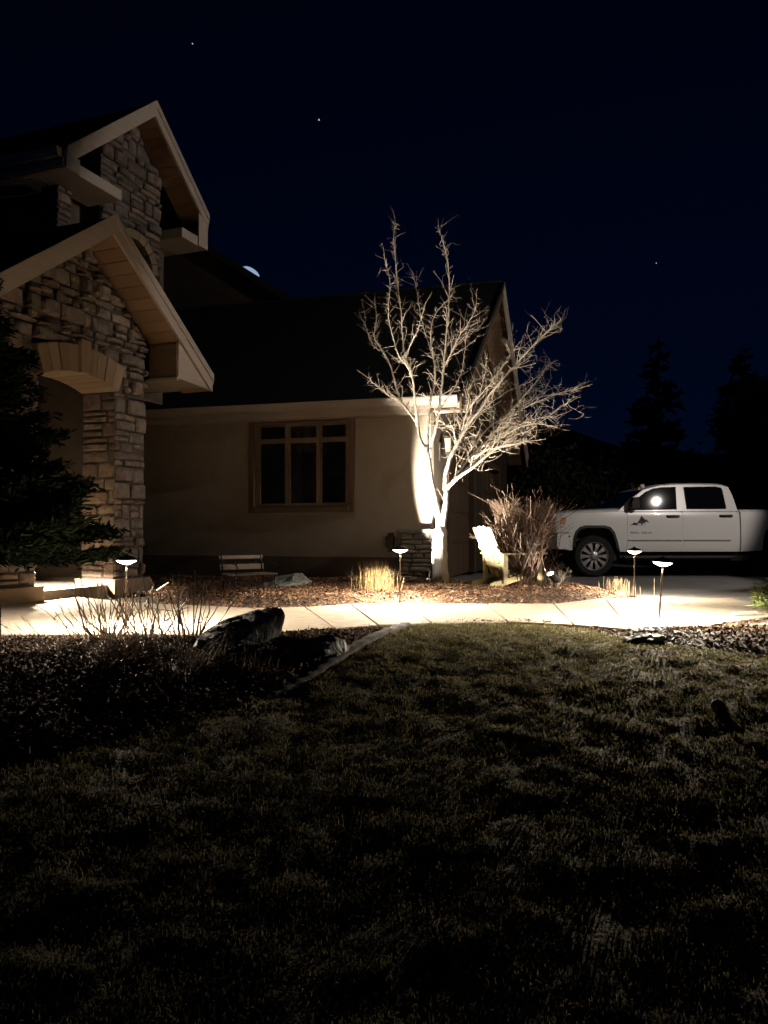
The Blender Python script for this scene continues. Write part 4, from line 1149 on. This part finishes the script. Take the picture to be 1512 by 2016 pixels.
# ------------------------------------------------------------------ stars
for (px, py, s, lb_) in ((379,86,.34,'faint star above the tower gable'),(628,236,.42,'brightest star, right of the tower peak'),(1292,518,.26,'tiny star above the truck')):
    p = at(px, py, 420)
    solo(MB().lathe([(.01,-s),(s*.7,-s*.7),(s,0),(s*.7,s*.7),(.01,s)], 8, p), 'star', 'star', p, lb_, 'star', 'stars in the night sky')

# ------------------------------------------------------------------ white crew-cab pickup truck
# local axes: x from nose to tail, y across (camera side at -1), z up; ground at 0
TY = 17.0
TX0 = (1085-CX)/F_PX*16.0
truck = thing('pickup_truck', (TX0, TY, terrain(6, 16.2)-.006), 'white crew-cab pickup truck parked on the driveway', 'truck', rz=R(2.0))

def apply_bool(o, cutters):
    for c in cutters:
        m_ = o.modifiers.new('cut', 'BOOLEAN'); m_.operation = 'DIFFERENCE'; m_.object = c; m_.solver = 'EXACT'
    dg = bpy.context.evaluated_depsgraph_get(); dg.update()
    me = bpy.data.meshes.new_from_object(o.evaluated_get(dg)); o.modifiers.clear(); o.data = me
    for c in cutters: bpy.data.objects.remove(c)
    me.polygons.foreach_set('use_smooth', [True]*len(me.polygons)); me.set_sharp_from_angle(angle=R(32))
def lerp_tab(T, x):
    for i in range(len(T)-1):
        if T[i][0] <= x <= T[i+1][0]:
            f = (x-T[i][0])/(T[i+1][0]-T[i][0]); return T[i][1]+(T[i+1][1]-T[i][1])*f
    return T[0][1] if x < T[0][0] else T[-1][1]
HW = [(0,.80),(.05,.88),(.14,.94),(.35,.985),(.9,1.0),(3.0,1.0),(5.6,1.0),(5.9,.985),(5.97,.96)]
TOP = [(0,1.20),(.06,1.27),(.2,1.315),(.7,1.365),(1.41,1.395),(1.6,1.37),(3.84,1.36),(3.86,1.385),(5.97,1.385)]
BOT = [(0,.60),(.1,.57),(.4,.55),(1.4,.52),(3.9,.52),(5.6,.60),(5.97,.62)]
def side_y(z, w=1.0, zt=1.36):
    """half width of the body side at height z"""
    T = [(.50,-.035),(.60,-.012),(.74,0),(.95,0),(1.10,-.004),(1.22,-.012),(1.30,-.024),(1.36,-.045),(1.45,-.06)]
    return w + lerp_tab(T, z)
xs = sorted(set([0,.05,.1,.14,.2,.28,.35,.5,.7,.9,1.1,1.3,1.41,1.6,1.9,2.2,2.5,2.8,3.1,3.4,3.7,3.84,3.86,4.1,4.4,4.7,5.0,5.3,5.6,5.8,5.9,5.97]))
body = MB(); ring = None
for x in xs:
    w_, zt, zb_ = lerp_tab(HW, x), lerp_tab(TOP, x), lerp_tab(BOT, x)
    zz_ = [zb_ + (zt-.06-zb_)*k/9 for k in range(10)]
    sec = [(0, zb_), (w_-.12, zb_)] + [(side_y(z, w_), z) for z in zz_[0:]] + [(side_y(zt, w_)-.02, zt-.025), (side_y(zt, w_)-.07, zt-.004), (w_-.30, zt+.012), (w_-.36, zt+.022 if x < 1.5 else zt+.012), (0, zt+(.035 if x < 1.5 else .012))]
    full = [(x, -y_, z) for y_, z in sec] + [(x, y_, z) for y_, z in sec[1:-1]][::-1]
    if ring is None: ring = len(full)
    body.v += full
nS = len(xs)
body.f = [(i*ring+j, i*ring+(j+1) % ring, (i+1)*ring+(j+1) % ring, (i+1)*ring+j) for i in range(nS-1) for j in range(ring)]
body.f += [tuple(range(ring))[::-1], tuple(range((nS-1)*ring, nS*ring))]
WXF, WXR, WR = .85, 4.78, .425
def arch_poly(cx):
    return [(cx-.44,.30),(cx-.44,.62),(cx-.425,.80),(cx-.38,.94),(cx-.30,1.02),(cx-.18,1.055),(cx+.22,1.055),(cx+.34,1.02),(cx+.42,.92),(cx+.48,.74),(cx+.53,.55),(cx+.55,.30)]
bo = body.build('body', 'paint', truck, smooth=True, angle=32)
cut = []
for cx in (WXF, WXR):
    for sgn in (-1, 1):
        lo, hi = (-1.3,-.62) if sgn < 0 else (.62,1.3)
        cut.append(MB().prism(arch_poly(cx), lambda a, b_, t: (a, t, b_), lo, hi).build('cutter', 'plastic', None))
cut.append(MB().box((3.93,-.80,.85),(5.90,.80,1.6)).build('cutter', 'plastic', None))
cut.append(MB().box((3.862,-1.2,.4),(3.892,1.2,1.6)).build('cutter', 'plastic', None))   # gap between cab and bed
for c in cut:
    c.parent = truck
bpy.context.view_layer.update()
apply_bool(bo, cut)
# wheel well liners and arch mouldings
for cx in (WXF, WXR):
    for sgn in (-1, 1):
        P = arch_poly(cx); mo = MB(); n = len(P)
        for a, b_ in P:
            dx, dz = a-cx-.02, b_-.55; l = math.hypot(dx, dz)
            ix, iz = a-dx/l*.055, b_-dz/l*.055
            yy = side_y(max(.5, b_))+.006
            mo.v += [(a, sgn*yy, b_), (ix, sgn*(yy+.004), iz), (ix, sgn*(yy-.16), iz), (a, sgn*(yy-.16), b_)]
        mo.f = [(i*4+j, i*4+(j+1) % 4, (i+1)*4+(j+1) % 4, (i+1)*4+j) for i in range(1, n-2) for j in range(4)] + [(4,5,6,7), ((n-2)*4,(n-2)*4+1,(n-2)*4+2,(n-2)*4+3)]
        mo.build('arch_moulding', 'plastic', truck, smooth=True)
        ln = MB(); k = len(P)
        ln.v = [(a, sgn*.93, b_) for a, b_ in P] + [(a, sgn*.63, b_) for a, b_ in P]
        ln.f = [(i, i+1, k+i+1, k+i) for i in range(k-1)] + [tuple(range(k, 2*k))]
        ln.build('wheel_liner', 'plastic', truck)
MB().box((.6,-.85,.33),(5.6,.85,.50)).build('chassis', 'plastic', truck)
# greenhouse
GP = [(1.36,1.345),(1.42,1.405),(1.70,1.635),(1.92,1.79),(2.08,1.865),(2.25,1.905),(2.6,1.935),(3.1,1.94),(3.5,1.93),(3.63,1.905),(3.70,1.85),(3.77,1.66),(3.845,1.345)]
def gw_(z): return .955 - (z-1.36)*.21
def gh_ring(z): return gw_(z)
gh = MB(); n = len(GP)
for x, z in GP:
    w_ = gw_(z); top = z > 1.85
    gh.v += [(x, -w_, z-(.035 if top else 0)), (x, -w_+(.10 if top else .03), z), (x, w_-(.10 if top else .03), z), (x, w_, z-(.035 if top else 0))]
gh.f = [(i*4+j, i*4+j+1, (i+1)*4+j+1, (i+1)*4+j) for i in range(n-1) for j in range(3)]
gh.f += [tuple(i*4 for i in range(n))[::-1], tuple(i*4+3 for i in range(n))]
gh.build('cab', 'paint', truck, smooth=True, angle=30)
def side_panel(poly, z_off, d0, d1, sgn, fn):
    return MB().prism(poly if sgn < 0 else poly[::-1], lambda a, b_, t: (a, sgn*(fn(b_)+t), b_), d0, d1)
WF = [(1.565,1.37),(1.80,1.62),(1.97,1.74),(2.12,1.805),(2.30,1.835),(2.585,1.845),(2.565,1.39)]
WB = [(2.79,1.395),(2.77,1.845),(3.42,1.85),(3.53,1.83),(3.56,1.78),(3.60,1.42),(3.58,1.40)]
DF = [(1.53,.60),(2.665,.56),(2.665,1.335),(1.55,1.335)]
DB = [(2.685,.56),(3.55,.56),(3.70,.66),(3.80,.90),(3.805,1.335),(2.685,1.335)]
def grid_panel(x0f, x1f, zs, sgn, d0, d1):
    mb = MB(); m_ = len(zs)
    for d in (d0, d1):
        for z in zs:
            for x in (x0f(z), x1f(z)): mb.v.append((x, sgn*(side_y(z)+d), z))
    o = 2*m_
    for i in range(m_-1):
        mb.f += [(o+2*i, o+2*i+1, o+2*i+3, o+2*i+2), (2*i, 2*i+2, 2*i+3, 2*i+1), (2*i, o+2*i, o+2*i+2, 2*i+2), (2*i+1, 2*i+3, o+2*i+3, o+2*i+1)]
    mb.f += [(0,1,o+1,o), (2*m_-2, o+2*m_-2, o+2*m_-1, 2*m_-1)]
    return mb
ZS = [.56,.62,.70,.745,.785,.86,.95,1.05,1.12,1.18,1.24,1.29,1.335]
for sgn in (-1, 1):
    d1_ = grid_panel(lambda z: 1.53+.01*(z-.56), lambda z: 2.665, ZS, sgn, -.02, .007).build('front_door', 'paint', truck, smooth=True)
    d2_ = grid_panel(lambda z: 2.68, lambda z: min(3.80, 3.52+.28*max(0, min(1, (z-.5)/.45))), ZS, sgn, -.02, .007).build('rear_door', 'paint', truck, smooth=True)
    for dr, (hx0, hx1), hz in ((d1_, (2.34,2.62), 1.235), (d2_, (3.44,3.72), 1.245)):
        y_ = side_y(1.24)+.007
        MB().box((hx0,min(sgn*(y_-.002),sgn*(y_+.002)),hz-.026),(hx1,max(sgn*(y_-.002),sgn*(y_+.002)),hz+.030)).build('handle_recess', 'plastic', dr)
        MB().tube([(hx0+.01,sgn*(y_+.004),hz-.004),(hx0+.04,sgn*(y_+.036),hz),(hx1-.04,sgn*(y_+.036),hz+.003),(hx1-.01,sgn*(y_+.004),hz)], [.011,.014,.014,.011], 8).build('handle', 'paint' if sgn > 0 else 'plastic', dr, smooth=True)
    y_ = side_y(.76)
    for a, b_, dr in ((1.54,2.655,d1_),(2.69,3.66,d2_)):
        MB().box((a,min(sgn*(y_+.005),sgn*(y_+.020)),.735),(b_,max(sgn*(y_+.005),sgn*(y_+.020)),.762)).build('moulding', 'decal_grey', dr, bevel=.003)
    side_panel(WF, 0, .0, .006, sgn, gw_).build('window', 'car_glass', d1_)
    side_panel(WB, 0, .0, .006, sgn, gw_).build('window', 'car_glass', d2_)
    # window seals
    for Wp, dr in ((WF, d1_), (WB, d2_)):
        cxm, czm = sum(p[0] for p in Wp)/len(Wp), sum(p[1] for p in Wp)/len(Wp)
        sl_ = MB(); k = len(Wp)
        for a, b_ in Wp:
            l = math.hypot(a-cxm, b_-czm); oa, ob_ = a+(a-cxm)/l*.014, b_+(b_-czm)/l*.014
            sl_.v += [(a, sgn*(gw_(b_)+.008), b_), (oa, sgn*(gw_(ob_)+.004), ob_)]
        sl_.f = [(2*i, 2*i+1, (2*i+3) % (2*k), (2*i+2) % (2*k)) for i in range(k)]
        sl_.build('window_seal', 'plastic', dr)
    # door mirror
    mx = MB(); my = sgn*1.05
    MB().tube([(1.66,sgn*.93,1.40),(1.70,sgn*1.02,1.42)], [.03,.025], 8).build('mirror_arm', 'plastic', truck, smooth=True)
    MB().prism([(1.58,1.39),(1.74,1.39),(1.76,1.45),(1.75,1.60),(1.72,1.635),(1.62,1.62),(1.57,1.50)], lambda a, b_, t: (a, my+t, b_), -.10*1, .10).build('mirror', 'plastic', truck, bevel=.02)
    MB().box((1.752,my-.085,1.42),(1.768,my+.085,1.60)).build('mirror_glass', 'chrome', truck)
    # side step
    MB().tube([(1.48,sgn*.93,.40),(3.75,sgn*.93,.40)], [.04,.04], 10).build('side_step', 'plastic', truck, smooth=True)
    # headlight, amber marker
    yh = lambda x: sgn*(lerp_tab(HW, x)+.0)
    hp = [(.035,1.02),(.035,1.17),(.09,1.205),(.27,1.215),(.285,1.14),(.26,1.04),(.20,1.00)]
    hd_ = MB(); hd_.prism(hp if sgn < 0 else hp[::-1], lambda a, b_, t: (a, sgn*(side_y(b_, lerp_tab(HW, a))+t), b_), -.03, .008)
    ho = hd_.build('headlight', 'lamp_clear', truck)
    ap = [(.17,1.09),(.18,1.165),(.262,1.17),(.262,1.12),(.24,1.085)]
    MB().prism(ap if sgn < 0 else ap[::-1], lambda a, b_, t: (a, sgn*(side_y(b_, lerp_tab(HW, a))+t), b_), .009, .014).build('marker_lens', 'amber', ho)
    dp = [(.05,1.172),(.06,1.192),(.262,1.206),(.262,1.18)]
    MB().prism(dp if sgn < 0 else dp[::-1], lambda a, b_, t: (a, sgn*(side_y(b_, lerp_tab(HW, a))+t), b_), .009, .013).build('lamp_brow', 'plastic', ho)
    # tail lamp
    MB().box((5.90,min(sgn*.84,sgn*.99),.98),(5.985,max(sgn*.84,sgn*.99),1.32)).build('tail_lamp', 'red_lamp', truck, bevel=.01)
MB().prism([(-.03,.58),(-.06,.64),(-.06,.86),(-.02,.895),(.40,.895),(.40,.62),(.34,.58)], lambda a, b_, t: (a + .22*(abs(t)/.97)**4, t, b_), -.97, .97)
bm_ = MB(); 
for k in range(15):
    t = -1.0 + 2.0*k/14; x0 = -.07 + .16*abs(t)**3.2; ww = t*.995
    bm_.v += [(x0+.03,ww,.575),(x0,ww,.64),(x0,ww,.85),(x0+.03,ww,.89),(.30,ww*1.0,.89),(.30,ww,.575)]
bm_.f = [(i*6+j, i*6+(j+1) % 6, (i+1)*6+(j+1) % 6, (i+1)*6+j) for i in range(14) for j in range(6)] + [tuple(range(6))[::-1], tuple(range(84,90))]
bm_.build('front_bumper', 'paint', truck, smooth=True)
MB().box((.02,-.985,.893),(.41,.985,.905)).build('bumper_gap', 'plastic', truck)
MB().box((-.005,-.66,.93),(.03,.66,1.20)).build('grille_frame', 'chrome', truck, bevel=.02)
for k in range(4):
    MB().box((-.018,-.60,.955+k*.058),(-.004,.60,.985+k*.058)).build('grille_bar', 'plastic', truck)
MB().tube([(.345,-.995,.835),(.345,-1.004,.835)], [.016,.014], 10).build('bumper_bolt', 'chrome', truck)
MB().box((5.97,-.94,.50),(6.10,.94,.66)).build('rear_bumper', 'chrome', truck, bevel=.02)
MB().prism([(1.46,1.425),(1.92,1.775),(1.90,1.78),(1.445,1.43)], lambda a, b_, t: (a-.012, t, b_+.012), -.78, .78).build('windscreen', 'car_glass', truck)
MB().prism([(3.715,1.80),(3.80,1.46),(3.812,1.46),(3.727,1.80)], lambda a, b_, t: (a, t, b_), -.6, .6).build('rear_glass', 'car_glass', truck)
# roof: amber and white lamps above the windscreen
MB().lathe([(.055,-.02),(.055,.02),(.045,.045),(.02,.055)], 14, (2.10,-.30,1.885)).build('roof_beacon', 'white_plastic', truck, smooth=True)
MB().lathe([(.03,-.02),(.028,.03),(.012,.045)], 12, (1.97,-.45,1.82)).build('roof_marker', 'amber', truck, smooth=True)
MB().tube([(1.93,-.52,1.80),(1.92,-.52,1.93)], [.008,.006], 6).build('antenna', 'bronze_metal', truck)
# wheels: tyre, ten-window alloy, hub
def wheel(cx, sgn):
    t = sgn; M_ = Matrix.Rotation(R(90)*(1 if sgn < 0 else -1), 3, 'X')
    c = Vector((cx, sgn*.86, WR))
    ty = MB().lathe([(.27,-.125),(.33,-.135),(.39,-.13),(.418,-.10),(.425,-.05),(.425,.05),(.418,.10),(.39,.13),(.33,.135),(.285,.125),(.27,.10)], 48, c, M_, capends=False).build('wheel', 'tyre', truck, smooth=True)
    MB().lathe([(.27,.02),(.272,.11),(.290,.126),(.283,.132),(.268,.118),(.262,.09)], 40, c, M_, capends=False).build('rim', 'alloy', ty, smooth=True)
    MB().lathe([(.001,.03),(.27,.03)], 40, c, M_, capends=False).build('brake_disc', 'plastic', ty)
    for k in range(10):
        a = 2*math.pi*k/10; d = Vector((math.cos(a), math.sin(a), 0)); s = Vector((-d.y, d.x, 0))
        pts2 = [(.075,.022,.105),(.17,.026,.112),(.268,.050,.108)]
        sp_ = MB()
        for r_, hw, h in pts2:
            for (q, hh) in ((-hw,h),(hw,h),(hw,h-.035),(-hw,h-.035)): sp_.v.append(c + M_ @ (d*r_+s*q+Vector((0,0,hh))))
        sp_.f = [(i*4+j, i*4+(j+1) % 4, i*4+4+(j+1) % 4, i*4+4+j) for i in range(2) for j in range(4)]
        sp_.build('spoke', 'alloy', ty)
    MB().lathe([(.095,.07),(.09,.112),(.06,.122),(.055,.145),(.03,.150),(.002,.151)], 24, c, M_, capends=False).build('hub', 'alloy', ty, smooth=True)
    for k in range(8):
        a = 2*math.pi*(k+.5)/8
        MB().lathe([(.009,.115),(.009,.135),(.004,.139)], 6, c + M_ @ Vector((.075*math.cos(a), .075*math.sin(a), 0)), M_).build('lug_nut', 'chrome', ty)
for cx in (WXF, WXR):
    for sgn in (-1, 1): wheel(cx, sgn)
# mountain emblem and lettering on the near front door
def decal(polys, m, name, dr):
    mb = MB(); y = -(side_y(1.10)+.0085)
    for P in polys:
        o = len(mb.v); mb.v += [(a, -(side_y(b_)+.0095), b_) for a, b_ in P]; mb.f.append(tuple(range(o, o+len(P))))
    return mb.build(name, m, dr)
fd_near = [o for o in bpy.data.objects if o.name.startswith('front_door') and o.data.vertices[0].co.y < 0][0]
ex, ez = 1.745, 1.115
sc_ = .0103
pk = [[(0,22),(6,24),(11,28),(16,26),(21,31),(24,36),(27,41),(30,37),(34,33),(38,33),(43,27),(37,29),(33,28),(31,31),(28,26),(26,30),(23,25),(20,27),(17,22),(10,23)],
      [(27,41),(30,37),(33,30),(35,24),(30,27),(27,22),(24,27),(25,34)]]
decal([[(ex-.18+a*sc_*.95, ez-.30+b_*sc_*1.05) for a, b_ in P] for P in pk], 'decal', 'door_emblem', fd_near)
decal([[(1.70+.032*k,1.055),(1.724+.032*k,1.055),(1.724+.032*k,1.066),(1.70+.032*k,1.066)] for k in range(6)], 'decal_grey', 'emblem_caption', fd_near)
cu = bpy.data.curves.new('badge', 'FONT'); cu.body = 'SIERRA  2500 HD'; cu.size = .062; cu.extrude = .001
co_ = bpy.data.objects.new('badge', cu); COL.objects.link(co_)
dg = bpy.context.evaluated_depsgraph_get(); me = bpy.data.meshes.new_from_object(co_.evaluated_get(dg)); bpy.data.objects.remove(co_)
me.materials.append(M('decal_grey'))
bd = bpy.data.objects.new('badge', me); COL.objects.link(bd); bd.parent = fd_near
bd.location = (1.58, -(side_y(.9)+.0095), .885); bd.rotation_euler = (R(90), 0, 0)
